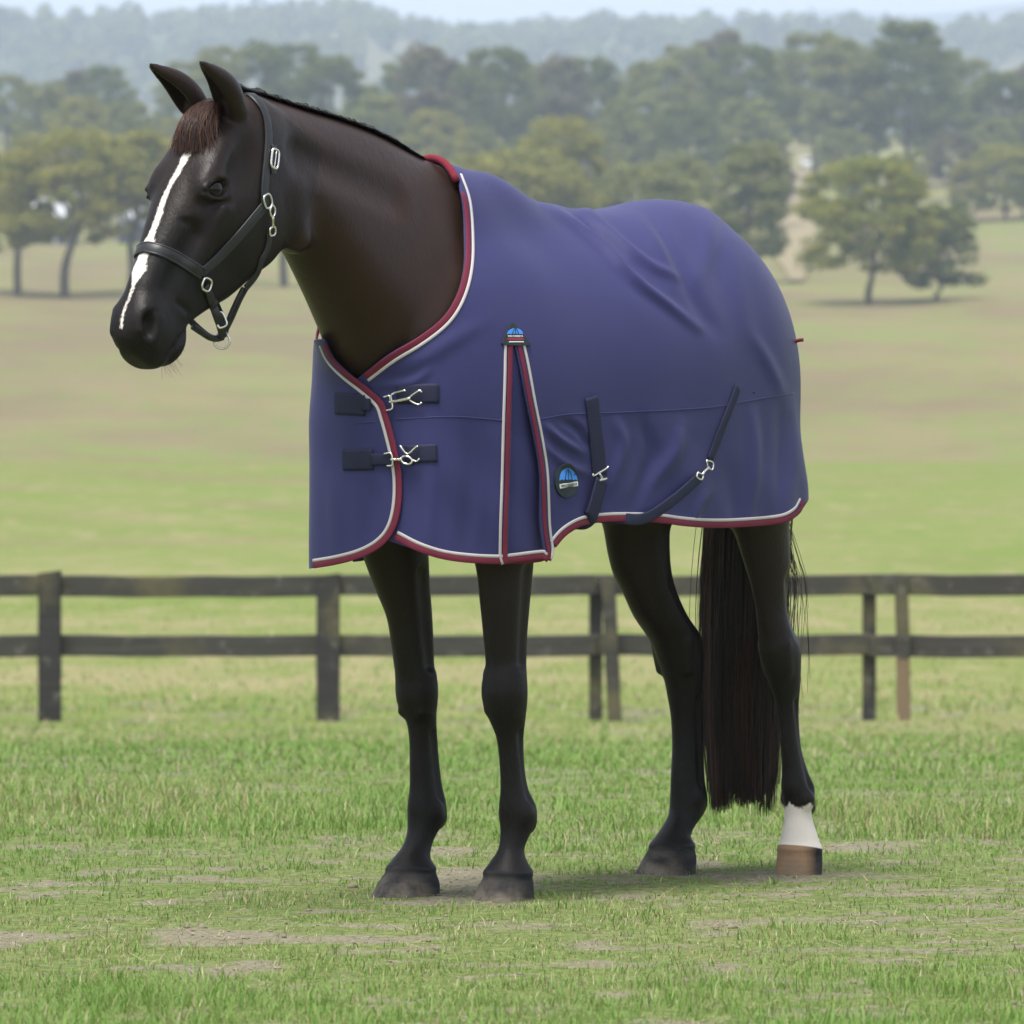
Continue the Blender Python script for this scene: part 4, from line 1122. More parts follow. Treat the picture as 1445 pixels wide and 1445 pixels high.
p, n, u, v = frame(288, 401, 0.3); ring3('square_ring', p + n * 0.008, u, v, 0.0150, 0.0135, 0.0027, 3)
p, n, u, v = frame(379, 298, 0.0); ring3('snap_loop', p + n * 0.011, u, v, 0.0090, 0.0120, 0.0025)
p0, n0 = cast(BVH_H, 379, 305); p1, n1 = cast(BVH_H, 380, 320); tube('snap_swivel', np.linspace(p0 + n0 * 0.011, p1 + n1 * 0.010, 6), np.array([0.003, 0.0042, 0.0035, 0.003, 0.0036, 0.003]), M_steel, halter)
p, n, u, v = frame(380, 326, 0.0); ring3('snap_ring', p + n * 0.009, u, v, 0.0105, 0.0095, 0.0027, 3)
c = at(311, 452, 0.03) + camn * 0.010; u = np.array([0.93, 0, 0.37]); u /= np.linalg.norm(u); ring3('buckle', c, u, np.cross(camn, u), 0.0105, 0.0165, 0.0026, 4)
p, n, u, v = frame(383, 225, 0.1); tube('buckle_tongue', np.linspace(p + n * 0.011 - v * 0.020, p + n * 0.012 + v * 0.018, 6), 0.0016, M_steel, halter)
X, N = hpath([(383, 246), (382, 236), (383, 216), (383, 206)], 3); ribbon('strap_end', X, N, 0.0165, 0.003, M_lea, cr, 0.007)
c = at(317, 471, 0.002) + camn * 0.008
tube('stud', np.array([c - camn * 0.003, c, c + camn * 0.004]), np.array([0.006, 0.006, 0.004]), M_steel, halter)
# ------------------------------------------------------------------ terrain
TD = [-80, 0, 13, 17.5, 22, 53.3, 75, 110, 140, 200, 260, 350, 430, 520, 600, 650, 700, 800, 900, 1000, 1100, 1300, 1600, 2100]
TZ = [0.3, 0, 0, 0, -0.06, -1.04, -1.16, -1.28, -1.33, -0.95, -0.25, 1.0, 4.4, 9.9, 16.3, 18.9, 21.5, 26.8, 33.5, 41, 48, 62, 75, 60]
def vnoise(x, y, seed=0):
    """smooth value noise in numpy"""
    def h(i, j):
        n = np.sin(i * 127.1 + j * 311.7 + seed * 74.7) * 43758.5453
        return n - np.floor(n)
    i, j = np.floor(x), np.floor(y); fx, fy = x - i, y - j
    fx, fy = fx * fx * (3 - 2 * fx), fy * fy * (3 - 2 * fy)
    return (h(i, j) * (1 - fx) + h(i + 1, j) * fx) * (1 - fy) + (h(i, j + 1) * (1 - fx) + h(i + 1, j + 1) * fx) * fy
def fbm(x, y, seed=0, o=3):
    return sum(vnoise(x * 2**k, y * 2**k, seed + k) / 2**k for k in range(o)) / sum(1 / 2**k for k in range(o))
def ground_z(x, y):
    x, y = np.asarray(x, float), np.asarray(y, float)
    z = hermite(TD, TZ, y)
    z = z + (fbm(x * 0.012, y * 0.008, 5) - 0.5) * 0.022 * np.clip(y - 60, 0, 250)
    z = z + (fbm(x * 1.3, y * 1.3, 9) - 0.5) * 0.03 * np.clip((np.hypot(x - 0.2, (y - 15.9)) - 1.2) / 1.5, 0, 1)
    z = z + (fbm(x * 6, y * 6, 3) - 0.5) * 0.010 * np.clip((70 - y) / 40, 0, 1)
    return z
# bare soil: patches seen round the feet and in the foreground (photo x, y, half width, half height in pixels)
SOIL = [(640, 1262, 120, 26), (690, 1240, 80, 22), (1080, 1242, 130, 24), (960, 1220, 70, 20), (300, 1322, 105, 13), (345, 1362, 85, 11), (1020, 1312, 90, 13), (860, 1335, 70, 9), (1200, 1195, 100, 11), (640, 1200, 40, 10)]
def soil_mask(x, y):
    s = np.zeros(np.broadcast(x, y).shape)
    for px, py, wx, wy in SOIL:
        D = FP * CAM_H / (py - YH); X = (px - CX) / FP * D
        rx = wx / FP * D; ry = wy / (FP * CAM_H) * D * D
        s = np.maximum(s, 1.05 - np.hypot((x - X) / rx, (y - D) / ry))
    s = s + (fbm(x * 5, y * 5, 21, 3) - 0.5) * 1.6 + (fbm(x * 30, y * 18, 27, 3) - 0.5) * 2.0
    far = (fbm(x * 1.1, y * 0.8, 33, 3) - 0.70) * 2.4
    return np.clip(np.maximum(np.where(s > 0, s, 0) * 1.2, far), 0, 1)
rows = np.concatenate([np.linspace(-80, 11, 14), np.linspace(11.2, 22, 200), np.geomspace(22.3, 60, 130), np.geomspace(61, 2100, 90)])
cols = np.linspace(-1, 1, 181)
cols = np.sign(cols) * (0.35 * np.abs(cols) + 0.65 * np.abs(cols) ** 3)
Yg, Sg = np.meshgrid(rows, cols, indexing='ij')
Xg = Sg * (14 + 0.55 * np.maximum(Yg, 0) + np.clip(-Yg, 0, 80))
Zg = ground_z(Xg, Yg)
nr_, nc_ = Xg.shape
ii = np.arange(nr_ - 1)[:, None] * nc_ + np.arange(nc_ - 1)[None, :]
Fg = np.stack([ii, ii + 1, ii + nc_ + 1, ii + nc_], -1).reshape(-1, 4)
def ground_material():
    t = NT('paddock', 0.95, 0.08)
    co = t.coord()
    sep = t.n('ShaderNodeSeparateXYZ'); t.link(co, sep.inputs[0]); Y = sep.outputs['Y']
    big = t.noise(0.035, 4, t.scale(co, (1, 0.35, 1))); mid = t.noise(0.22, 5, t.scale(co, (0.6, 0.45, 1))); sm = t.noise(2.2, 5, co); mot = t.noise(0.7, 4, t.scale(co, (1, 0.3, 1))); fine = t.noise(28, 5, co); grit = t.noise(120, 4, co)
    green = t.mix(sm, (0.120, 0.175, 0.034), (0.190, 0.235, 0.062))
    dry = t.mix(sm, (0.178, 0.148, 0.070), (0.240, 0.200, 0.104))
    tan = t.mix(mid, (0.140, 0.104, 0.062), (0.185, 0.142, 0.086))
    straw = t.mix(sm, (0.215, 0.200, 0.092), (0.315, 0.280, 0.150)); dry = t.mix(t.step(Y, 110, 300), straw, dry)
    # share of dry grass along the paddock: mown near the horse, drier past the fence, green flat, then the straw-coloured rise
    yn = t.math('ADD', Y, t.math('MULTIPLY', t.math('SUBTRACT', big, 0.5), 60))
    rel = t.n('ShaderNodeMapRange'); rel.inputs[1].default_value = 0; rel.inputs[2].default_value = 700; t.link(yn, rel.inputs[0])
    cur = t.ramp(t.math('MULTIPLY', Y, 1 / 120.0), [(0.0, (0.22,) * 3), (0.25, (0.35,) * 3), (0.40, (0.44,) * 3), (0.52, (0.60,) * 3), (0.72, (0.62,) * 3), (1.0, (0.46,) * 3)])
    far = t.ramp(rel.outputs[0], [(0.0, (0.46,) * 3), (0.17, (0.46,) * 3), (0.28, (0.40,) * 3), (0.46, (0.34,) * 3), (0.53, (0.52,) * 3), (0.66, (0.62,) * 3), (0.86, (0.64,) * 3), (0.96, (0.56,) * 3)])
    dryness = t.mix(t.step(Y, 90, 130), cur, far)
    m = t.math('ADD', t.math('MULTIPLY', t.math('SUBTRACT', t.math('ADD', t.math('MULTIPLY', mid, 0.45), t.math('ADD', t.math('MULTIPLY', sm, 0.2), t.math('MULTIPLY', mot, 0.35))), 0.5), 3.2), dryness)
    c = t.mix(t.step(m, 0.20, 0.80), green, dry)
    c = t.mix(t.math('MULTIPLY', t.step(big, 0.45, 0.62), t.math('MULTIPLY', t.step(Y, 320, 420), 0.75)), c, tan)
    p1_ = t.noise(0.10, 5, t.scale(co, (0.8, 0.45, 1)), 0.65); p2_ = t.noise(0.16, 5, t.scale(co, (0.6, 0.5, 1)), 0.65, 0.4); fr = t.step(Y, 110, 200)
    c = t.mix(t.math('MULTIPLY', fr, t.math('MULTIPLY', t.step(p1_, 0.47, 0.62), 0.6)), c, t.mix(0.35, green, dry))
    c = t.mix(t.math('MULTIPLY', fr, t.math('MULTIPLY', t.step(p2_, 0.50, 0.62), 0.65)), c, t.mix(0.4, tan, dry))
    belt = t.math('MULTIPLY', t.step(Y, 45, 60), t.math('SUBTRACT', 1.0, t.step(Y, 150, 320)))
    c = t.mix(t.math('MULTIPLY', belt, t.math('MULTIPLY', t.step(mot, 0.46, 0.60), 0.75)), c, green)
    c = t.mix(t.math('MULTIPLY', belt, t.math('MULTIPLY', t.step(t.noise(0.9, 4, t.scale(co, (1.3, 0.22, 1))), 0.54, 0.66), 0.7)), c, straw)
    soil = t.mix(fine, (0.135, 0.122, 0.086), (0.265, 0.240, 0.170))
    soil = t.mix(t.step(grit, 0.55, 0.75), soil, (0.29, 0.265, 0.185))
    sf_ = t.step(t.math('ADD', t.attr('soil'), t.math('MULTIPLY', t.math('SUBTRACT', fine, 0.5), 0.5)), 0.15, 0.5)
    near_base = t.mix(t.step(fine, 0.3, 0.7), (0.058, 0.088, 0.028), (0.195, 0.225, 0.092))
    c = t.mix(t.math('MULTIPLY', t.math('SUBTRACT', 1.0, t.step(Y, 24, 50)), 0.65), c, near_base)
    c = t.mix(sf_, c, soil)
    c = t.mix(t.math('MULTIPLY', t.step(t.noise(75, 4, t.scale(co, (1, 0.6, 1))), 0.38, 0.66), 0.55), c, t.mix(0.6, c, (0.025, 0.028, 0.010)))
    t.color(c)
    t.bump(t.math('ADD', fine, t.math('MULTIPLY', grit, 0.5)), 0.6, 0.02)
    return t.m
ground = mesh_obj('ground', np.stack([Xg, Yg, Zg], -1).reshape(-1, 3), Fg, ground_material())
attr(ground, 'soil', np.where(Yg < 60, soil_mask(Xg, Yg), 0).ravel())
tag(ground, 'grassy paddock of green and straw-coloured grass rising to the trees', kind='structure')
# dirt track climbing between the trees
tr = []
for D in np.linspace(640, 1180, 60):
    c = (1120 + 0.03 * (D - 640) + 4 * math.sin(D / 90.0) - CX) / FP * D; w_ = (1.7 + 0.3 * math.sin(D / 21)) * min(1.0, (D - 610) / 90.0)
    for q in (-1, -0.4, 0.4, 1): tr.append((c + q * w_, D, float(ground_z(c + q * w_, D)) + 0.25))
i0 = np.arange(59)[:, None] * 4 + np.arange(3)[None, :]
tm = NT('dirt', 0.95, 0.05); tco = tm.coord(); tm.color(tm.mix(tm.noise(0.4, 4, tco), (0.185, 0.155, 0.092), (0.255, 0.212, 0.130))); tm.bump(tm.noise(2, 4, tco), 0.4, 0.1)
track = mesh_obj('dirt_track', tr, np.stack([i0, i0 + 1, i0 + 5, i0 + 4], -1).reshape(-1, 4), tm.m)
tag(track, 'pale dirt track climbing between the trees', kind='structure')

# ------------------------------------------------------------------ far hills with their forest
def ridge_mesh(name, D0_, D1, prof, seed, mat, label):
    pts = np.array(prof, float); xs = np.linspace(-1900, 3350, 130); ds = np.linspace(0, 1, 26)
    Vh = []
    for q in ds:
        D = D0_ + (D1 - D0_) * q
        for x in xs:
            ytop = float(hermite(pts[:, 0], pts[:, 1], np.array(x))); 
            if x < pts[0, 0] or x > pts[-1, 0]: ytop += 10 * math.sin(x / 260.0)
            ztop = CAM_H + (YH - ytop) / FP * D1
            zz = 30 + (ztop - 30) * math.sin(q * math.pi / 2) ** 0.9 + (float(fbm(x / 130, q * 6, seed)) - 0.5) * 26 * math.sin(q * math.pi)
            Vh.append(((x - CX) / FP * D, D, zz))
    n = len(xs)
    for x in xs: Vh.append(((x - CX) / FP * (D1 + 900), D1 + 900, 20))
    i = np.arange(26)[:, None] * n + np.arange(n - 1)[None, :]
    o = mesh_obj(name, Vh, np.stack([i, i + 1, i + n + 1, i + n], -1).reshape(-1, 4), mat)
    tag(o, label, kind='structure'); return o, np.array(Vh)
hm_ = NT('hill_scrub', 0.95, 0.05); hco = hm_.coord(); hm_.color(hm_.mix(hm_.step(hm_.noise(0.006, 5, hco), 0.42, 0.62), (0.050, 0.062, 0.030), (0.12, 0.115, 0.062)))
hill1, HV1 = ridge_mesh('hills', 2300, 3900, [(-400, 92), (0, 84), (200, 80), (330, 72), (480, 60), (560, 78), (760, 84), (980, 88), (1150, 86), (1300, 82), (1445, 84), (1900, 88)], 3, hm_.m, 'long forested ridge of hills behind the trees')
hill2, HV2 = ridge_mesh('hills', 6500, 8200, [(-400, 64), (200, 60), (520, 50), (700, 40), (850, 34), (1000, 30), (1180, 20), (1300, 28), (1445, 14), (1900, 8)], 8, hm_.m, 'pale distant range beyond the forested ridge')

# ------------------------------------------------------------------ trees
def foliage_mat(name, c1, c2, c3):
    t = NT(name, 0.6, 0.2); co = t.coord()
    n = t.noise(0.55, 3, co); v = t.attr('leaf')
    c = t.mix(v, c1, c2); c = t.mix(t.step(n, 0.50, 0.72), c, c3); t.color(c)
    t.b.inputs['Transmission Weight'].default_value = 0.0
    tl = t.n('ShaderNodeBsdfTranslucent'); t.link(c, tl.inputs[0]); ms = t.n('ShaderNodeMixShader'); ms.inputs[0].default_value = 0.5
    t.link(t.b.outputs[0], ms.inputs[1]); t.link(tl.outputs[0], ms.inputs[2]); t.link(ms.outputs[0], t.t.nodes['Material Output'].inputs[0])
    return t.m
FOL = {'olive': foliage_mat('olive_leaves', (0.175, 0.185, 0.034), (0.300, 0.290, 0.050), (0.360, 0.320, 0.065)),
       'dark': foliage_mat('dark_leaves', (0.080, 0.110, 0.030), (0.155, 0.185, 0.048), (0.210, 0.215, 0.058)),
       'grey': foliage_mat('grey_leaves', (0.140, 0.160, 0.046), (0.240, 0.255, 0.072), (0.285, 0.270, 0.080)),
       'bright': foliage_mat('bright_leaves', (0.140, 0.170, 0.026), (0.280, 0.285, 0.044), (0.430, 0.380, 0.055)),
       'brown': foliage_mat('brown_leaves', (0.125, 0.110, 0.056), (0.185, 0.158, 0.085), (0.165, 0.155, 0.075))}
bk = NT('bark', 0.9, 0.1); bco = bk.coord(); bk.color(bk.mix(bk.noise(1.4, 4, bk.scale(bco, (1, 1, 0.3))), (0.055, 0.045, 0.036), (0.13, 0.11, 0.09))); bk.bump(bk.noise(6, 4, bk.scale(bco, (1, 1, 0.2))), 0.6, 0.1); M_bark = bk.m
bk = NT('pale_bark', 0.85, 0.1); bco = bk.coord(); bk.color(bk.mix(bk.noise(1.4, 4, bk.scale(bco, (1, 1, 0.3))), (0.26, 0.23, 0.19), (0.48, 0.44, 0.38))); M_bark2 = bk.m
def tree_mesh(seed, h, w, trunk=0.3, clumps=46, per=110, clump_r=1.0, leaf=0.55, lean=0.0, layers=0.9, round_=1.0):
    """returns (trunk verts, faces), (leaf verts, faces, tint): limbs fork from the trunk to leaf clumps spread through the crown"""
    r = np.random.default_rng(seed)
    tv, tf = [], []
    def limb(P, r0, r1):
        P = smooth_path(P, 4); n = len(P); b = len(tv); rr = np.linspace(r0, r1, n)
        for i in range(n):
            for k in range(6):
                a = k * math.pi / 3; tv.append((P[i][0] + rr[i] * math.cos(a), P[i][1] + rr[i] * math.sin(a), P[i][2]))
        for i in range(n - 1):
            for k in range(6): tf.append((b + i*6 + k, b + i*6 + (k+1) % 6, b + (i+1)*6 + (k+1) % 6, b + (i+1)*6 + k))
    tb = h * trunk
    fork = np.array([lean * tb + r.normal(0, 0.2), r.normal(0, 0.2), tb])
    top = np.array([lean * h * 0.8 + r.normal(0, 0.4), r.normal(0, 0.4), h * 0.82])
    r0 = h * 0.024
    limb([(0, 0, -0.6), (lean * tb * 0.4 + r.normal(0, 0.1), 0, tb * 0.5), fork], r0 * 1.25, r0 * 0.9)
    limb([fork, (fork + top) / 2 + r.normal(0, 0.5, 3), top], r0 * 0.85, r0 * 0.2)
    cl = []
    for i in range(clumps):
        u = r.uniform(0, 1) ** 0.8; z = tb * 0.85 + (h - tb * 0.85) * (0.06 + 0.90 * u)
        rad_ = w / 2 * math.sqrt(max(0.05, 1 - abs((u - 0.42) / 0.62) ** (2.2 * round_))) * r.uniform(0.35, 1.0) ** 0.6
        a = r.uniform(0, 2 * math.pi); cl.append(np.array([lean * z + rad_ * math.cos(a), rad_ * math.sin(a), z]))
    for i, c in enumerate(cl[:14]):
        s0 = fork + (top - fork) * r.uniform(0.0, 0.6)
        limb([s0, (s0 + c) / 2 + np.array([0, 0, 0.3]) + r.normal(0, 0.25, 3), c], r0 * 0.38, r0 * 0.08)
    N = clumps * per
    C = np.repeat(np.array(cl), per, 0); cs = np.repeat(r.uniform(0.6, 1.35, clumps) * clump_r, per)
    d = r.normal(0, 1, (N, 3)); d /= np.linalg.norm(d, axis=1, keepdims=True)
    P = C + d * (cs * r.uniform(0.15, 1, N) ** 0.5)[:, None] * np.array([1.15, 1.15, 0.62 * layers])
    nv = d * 0.5 + r.normal(0, 0.7, (N, 3)); nv[:, 2] += 0.4; nv /= np.linalg.norm(nv, axis=1, keepdims=True)
    u = np.cross(nv, r.normal(0, 1, (N, 3))); u /= np.linalg.norm(u, axis=1, keepdims=True); v = np.cross(nv, u)
    L = leaf * r.uniform(0.5, 1.3, N)[:, None]
    Vl = np.stack([P - u * L * 0.5, P + v * L * 0.28 + nv * L * 0.1, P + u * L * 0.5, P - v * L * 0.28], 1).reshape(-1, 3)
    Fl = np.arange(N * 4).reshape(-1, 4)
    tint = np.repeat(np.clip(np.repeat(r.uniform(0, 1, clumps), per) * 0.6 + r.uniform(0, 0.4, N), 0, 1), 4)
    return (tv, tf), (Vl, Fl, tint)
PROTO = {}
def tree_proto(kind, **kw):
    (tv, tf), (lv, lf_, ti) = tree_mesh(**kw)
    a = mesh_obj('trunk', tv, tf, M_bark); b = mesh_obj('crown', lv, lf_, FOL['olive'], smooth=False); attr(b, 'leaf', ti)
    PROTO[kind] = (a.data, b.data, kw['h'])
    for o in (a, b): bpy.data.objects.remove(o)
tree_proto('spread_a', seed=1, h=13.5, w=9.5, trunk=0.30, clumps=70, clump_r=1.15)
tree_proto('spread_b', seed=2, h=13, w=8, trunk=0.34, clumps=58, clump_r=1.1, lean=0.06)
tree_proto('open', seed=3, h=13, w=10, trunk=0.36, clumps=54, clump_r=1.2, layers=0.8)
tree_proto('lone', seed=14, h=12.6, w=12.6, trunk=0.17, clumps=120, clump_r=1.15, leaf=0.50, round_=1.4)
tree_proto('small', seed=5, h=8.2, w=7.6, trunk=0.10, clumps=62, clump_r=0.95, leaf=0.48)
tree_proto('tall', seed=6, h=14, w=6.6, trunk=0.12, clumps=84, clump_r=1.05, leaf=0.55)
tree_proto('bushy', seed=7, h=10, w=10, trunk=0.12, clumps=66, clump_r=1.2, leaf=0.5)
tree_proto('wood_a', seed=8, h=20, w=11, trunk=0.18, clumps=70, clump_r=1.6, leaf=0.75)
tree_proto('wood_b', seed=9, h=20, w=14, trunk=0.20, clumps=80, clump_r=1.7, leaf=0.75)
tree_proto('wood_c', seed=10, h=20, w=9, trunk=0.25, clumps=52, clump_r=1.6, leaf=0.75)
MATCACHE = {}
def plant_tree(px, D, kind, fol, label, group=None, height=None, bark=None, rot=None, base_y=None, sx=1.0, name='tree'):
    X = (px - CX) / FP * D
    root = empty(name, (X, D, float(ground_z(X, D)) - 0.1))
    tm_, cm_, h0 = PROTO[kind]; s_ = (height or h0) / h0
    key = (kind, fol)
    if key not in MATCACHE:
        me = cm_.copy(); me.materials.clear(); me.materials.append(FOL[fol]); MATCACHE[key] = me
    kb = (kind, 'b' if bark else 'a')
    if kb not in MATCACHE:
        me = tm_.copy(); me.materials.clear(); me.materials.append(bark or M_bark); MATCACHE[kb] = me
    root.rotation_euler[2] = random.uniform(0, 6.28) if rot is None else rot
    root.scale = (s_ * sx, s_ * sx, s_)
    for nm, me in (('trunk', MATCACHE[kb]), ('crown', MATCACHE[key])):
        o = bpy.data.objects.new(nm, me); COL.objects.link(o); o.parent = root
    return tag(root, label, 'tree', group)
G1 = 'eucalypts at the far edge of the paddock'
plant_tree(26, 606, 'spread_b', 'olive', 'slim olive eucalypt with a thin trunk, first beside the forked one', G1, 12.6)
plant_tree(92, 600, 'open', 'olive', 'broad olive eucalypt with a forked dark trunk at the paddock edge', G1, 15.0, rot=1.0)
plant_tree(186, 612, 'spread_a', 'olive', 'pale olive eucalypt with full crown, just behind the horse muzzle', G1, 14.6)
plant_tree(-60, 615, 'spread_a', 'olive', 'olive eucalypt at the open end of the paddock tree row', G1, 14)
plant_tree(300, 640, 'spread_b', 'grey', 'grey-green eucalypt hidden behind the horse head', G1, 13)
plant_tree(402, 622, 'spread_b', 'grey', 'thin grey-green tree seen under the horse throat', G1, 13, rot=2.2)
plant_tree(1226, 585, 'lone', 'bright', 'lone spreading yellow-green tree on the straw-coloured rise', None, 12.6, rot=0.6)
plant_tree(1322, 590, 'small', 'dark', 'small dark green tree leaning out beside the lone yellow-green tree', None, 8.4, rot=2.0)
plant_tree(1418, 840, 'bushy', 'bright', 'round light green bush-like tree near the dry gully', None, 9.6)
plant_tree(725, 655, 'bushy', 'olive', 'bushy yellow-olive tree rising above the horse back', None, 12.6, sx=1.15)
plant_tree(792, 665, 'open', 'olive', 'open-crowned eucalypt with a pale bare trunk above the rug', None, 15.6, bark=M_bark2, rot=0.3, sx=0.8)
plant_tree(838, 668, 'small', 'olive', 'low olive shrub tree just above the back of the rug', None, 9.5)
plant_tree(915, 660, 'bushy', 'grey', 'rounded grey-green tree above the rump of the rug', None, 11.2)
plant_tree(962, 668, 'spread_a', 'grey', 'grey-green tree between the rounded tree and the tall drooping tree', None, 11.5)
plant_tree(1060, 640, 'tall', 'grey', 'tall drooping grey-green tree beside the dirt track', None, 13.6, rot=1.2)
WG = 'trees of the hazy wood below the hills'
CN = {'dark': 'dark green', 'grey': 'grey-green', 'brown': 'brownish dry-leaved', 'olive': 'yellow-olive'}
REG = [(60, 'behind the forked eucalypt'), (135, 'between the two sheds'), (250, 'behind the shorter shed'), (330, 'behind the horse ears'), (420, 'behind the halter and poll'), (520, 'above the crest of the neck'), (610, 'above the dip before the withers'),
       (690, 'above the red wither roll'), (770, 'behind the bushy olive tree'), (850, 'behind the pale-trunked eucalypt'), (940, 'behind the rounded grey tree'), (1020, 'above the rump of the rug'), (1105, 'behind the tall drooping tree'),
       (1175, 'beside the top of the dirt track'), (1250, 'behind the lone spreading tree'), (1330, 'behind the small dark tree'), (1400, 'behind the dry gully'), (9999, 'behind the round light bush')]
def wood(px, topy, D, kind, fol, sx=1.0):
    X = (px - CX) / FP * D; z = float(ground_z(X, D)); h = CAM_H + (YH - topy) / FP * D - z
    row = 'tall' if D > 980 else ('lower' if D > 890 else 'low front')
    plant_tree(px, D, kind, fol, '%s %s %s tree of the hazy wood, %s' % (row, {'wood_a': 'full-crowned', 'wood_b': 'broad', 'wood_c': 'narrow'}[kind], CN[fol], next(t for q, t in REG if px < q)), WG, max(h, 6), sx=sx, name='tree')
back = [(-60, 95), (10, 105), (60, 112), (105, 98), (150, 92), (215, 160), (265, 85), (320, 62), (375, 56), (420, 60), (462, 72), (520, 118), (565, 84), (600, 60), (640, 95), (672, 84), (700, 66), (738, 84), (790, 76), (832, 80), (880, 112), (925, 84),
        (965, 60), (1012, 42), (1050, 62), (1100, 66), (1150, 44), (1192, 52), (1235, 64), (1280, 28), (1325, 62), (1370, 82), (1412, 96), (1455, 86), (1510, 70)]
for i, (x, y) in enumerate(back):
    k = ('wood_a', 'wood_b', 'wood_a', 'wood_c', 'wood_b')[i % 5]
    wood(x, y, 1040 + 70 * math.sin(i * 2.3), k, ('dark', 'grey', 'dark', 'grey', 'brown')[(i * 3) % 5] if i % 4 else 'dark', 0.85 if k == 'wood_b' else 1.0)
for i in range(44):
    x = -70 + i * 36 + random.uniform(-12, 12)
    if 1104 < x < 1168: continue
    y = (165 if i % 2 else 215) + random.uniform(-32, 26)
    if x > 1170: y += 25
    wood(x, y, (930 if i % 2 else 850) + random.uniform(-25, 25), ('wood_a', 'wood_b', 'wood_c', 'wood_b')[i % 4], ('grey', 'dark', 'olive', 'grey', 'brown', 'olive', 'grey')[i % 7], random.uniform(0.8, 1.1))
# forest on the ridge: crowns too many to count
def forest(name, HV, n, D0_, D1, seed, label, size, mat):
    r = np.random.default_rng(seed); grid = HV[:26 * 130].reshape(26, 130, 3)
    q = np.concatenate([r.uniform(0.05, 0.97, n), np.full(n // 4, 0.985)]); u = r.uniform(0, 1, len(q))
    gi = q * 25; i = np.minimum(gi.astype(int), 24); fi = gi - i; gj = u * 129; j = np.minimum(gj.astype(int), 128); fj = gj - j
    P = (grid[i, j] * ((1 - fi) * (1 - fj))[:, None] + grid[i + 1, j] * (fi * (1 - fj))[:, None] + grid[i, j + 1] * ((1 - fi) * fj)[:, None] + grid[i + 1, j + 1] * (fi * fj)[:, None])
    H_ = r.uniform(0.6, 1.25, len(q)) * size; per = 26; N = len(q) * per
    d = r.normal(0, 1, (N, 3)); d /= np.linalg.norm(d, axis=1, keepdims=True)
    C = np.repeat(P + np.array([0, 0, 0.55]) * H_[:, None], per, 0); hh = np.repeat(H_, per)
    X = C + d * hh[:, None] * np.array([0.40, 0.40, 0.48]) * (r.uniform(0.3, 1, N) ** 0.5)[:, None]
    nv = d + r.normal(0, 0.4, (N, 3)); nv[:, 2] += 0.4; nv /= np.linalg.norm(nv, axis=1, keepdims=True)
    a = np.cross(nv, r.normal(0, 1, (N, 3))); a /= np.linalg.norm(a, axis=1, keepdims=True); b = np.cross(nv, a); L = (hh * r.uniform(0.15, 0.32, N))[:, None]
    V4 = np.stack([X - a * L, X + b * L * 0.7, X + a * L, X - b * L * 0.7], 1).reshape(-1, 3)
    o = mesh_obj(name, V4, np.arange(N * 4).reshape(-1, 4), mat, smooth=False); attr(o, 'leaf', np.repeat(np.repeat(r.uniform(0, 1, len(q)), per), 4))
    tag(o, label, 'forest', kind='stuff')
forest('hill_forest', HV1, 4200, 2300, 3900, 4, 'blue-green forest covering the ridge behind the trees', 12.5, FOL['dark'])
# the wood going on beyond both sides of the picture
r_ = np.random.default_rng(5); gx = np.concatenate([r_.uniform(-2300, -130, 230), r_.uniform(1540, 3700, 230)]); gd = r_.uniform(820, 1130, 460)
gp = np.stack([(gx - CX) / FP * gd, gd, ground_z((gx - CX) / FP * gd, gd)], 1); N0 = 460; per = 150
H_ = r_.uniform(11, 21, N0); d_ = r_.normal(0, 1, (N0 * per, 3)); d_ /= np.linalg.norm(d_, axis=1, keepdims=True)
hh_ = np.repeat(H_, per); C_ = np.repeat(gp + np.array([0, 0, 0.58]) * H_[:, None], per, 0)
X_ = C_ + d_ * hh_[:, None] * np.array([0.27, 0.27, 0.40]) * (r_.uniform(0.25, 1, N0 * per) ** 0.5)[:, None]
n_ = d_ + r_.normal(0, 0.5, (N0 * per, 3)); n_ /= np.linalg.norm(n_, axis=1, keepdims=True); a_ = np.cross(n_, r_.normal(0, 1, n_.shape)); a_ /= np.linalg.norm(a_, axis=1, keepdims=True); b_ = np.cross(n_, a_); L_ = (hh_ * r_.uniform(0.03, 0.07, N0 * per))[:, None]
sw = mesh_obj('side_wood', np.stack([X_ - a_ * L_, X_ + b_ * L_ * 0.7, X_ + a_ * L_, X_ - b_ * L_ * 0.7], 1).reshape(-1, 3), np.arange(N0 * per * 4).reshape(-1, 4), FOL['grey'], smooth=False)
attr(sw, 'leaf', np.repeat(np.repeat(r_.uniform(0, 1, N0), per), 4)); tag(sw, 'hazy wood running on at both ends of the tree line', 'wood', kind='stuff')
# ------------------------------------------------------------------ farm sheds, house and vehicle far behind
def box(x0, x1, y0, y1, z0, z1):
    v = [(x, y, z) for z in (z0, z1) for y in (y0, y1) for x in (x0, x1)]
    return v, [(0, 2, 3, 1), (4, 5, 7, 6), (0, 1, 5, 4), (2, 6, 7, 3), (0, 4, 6, 2), (1, 3, 7, 5)]
def gable(x0, x1, y0, y1, z0, z1, t=0.12, ov=0.35):
    ym = (y0 + y1) / 2; x0 -= ov; x1 += ov
    pr = [(y0 - ov, z0), (ym, z1), (y1 + ov, z0), (y1 + ov, z0 + t), (ym, z1 + t), (y0 - ov, z0 + t)]
    v = [(x, y, z) for x in (x0, x1) for y, z in pr]
    f = [tuple(range(6))[::-1], tuple(range(6, 12))] + [(i, (i + 1) % 6, (i + 1) % 6 + 6, i + 6) for i in range(6)]
    return v, f
def paint(name, c, rough=0.5, var=0.1):
    t = NT(name, rough, 0.3); t.color(t.mix(t.noise(0.8, 4, t.coord()), tuple(q * (1 - var) for q in c), c)); return t.m
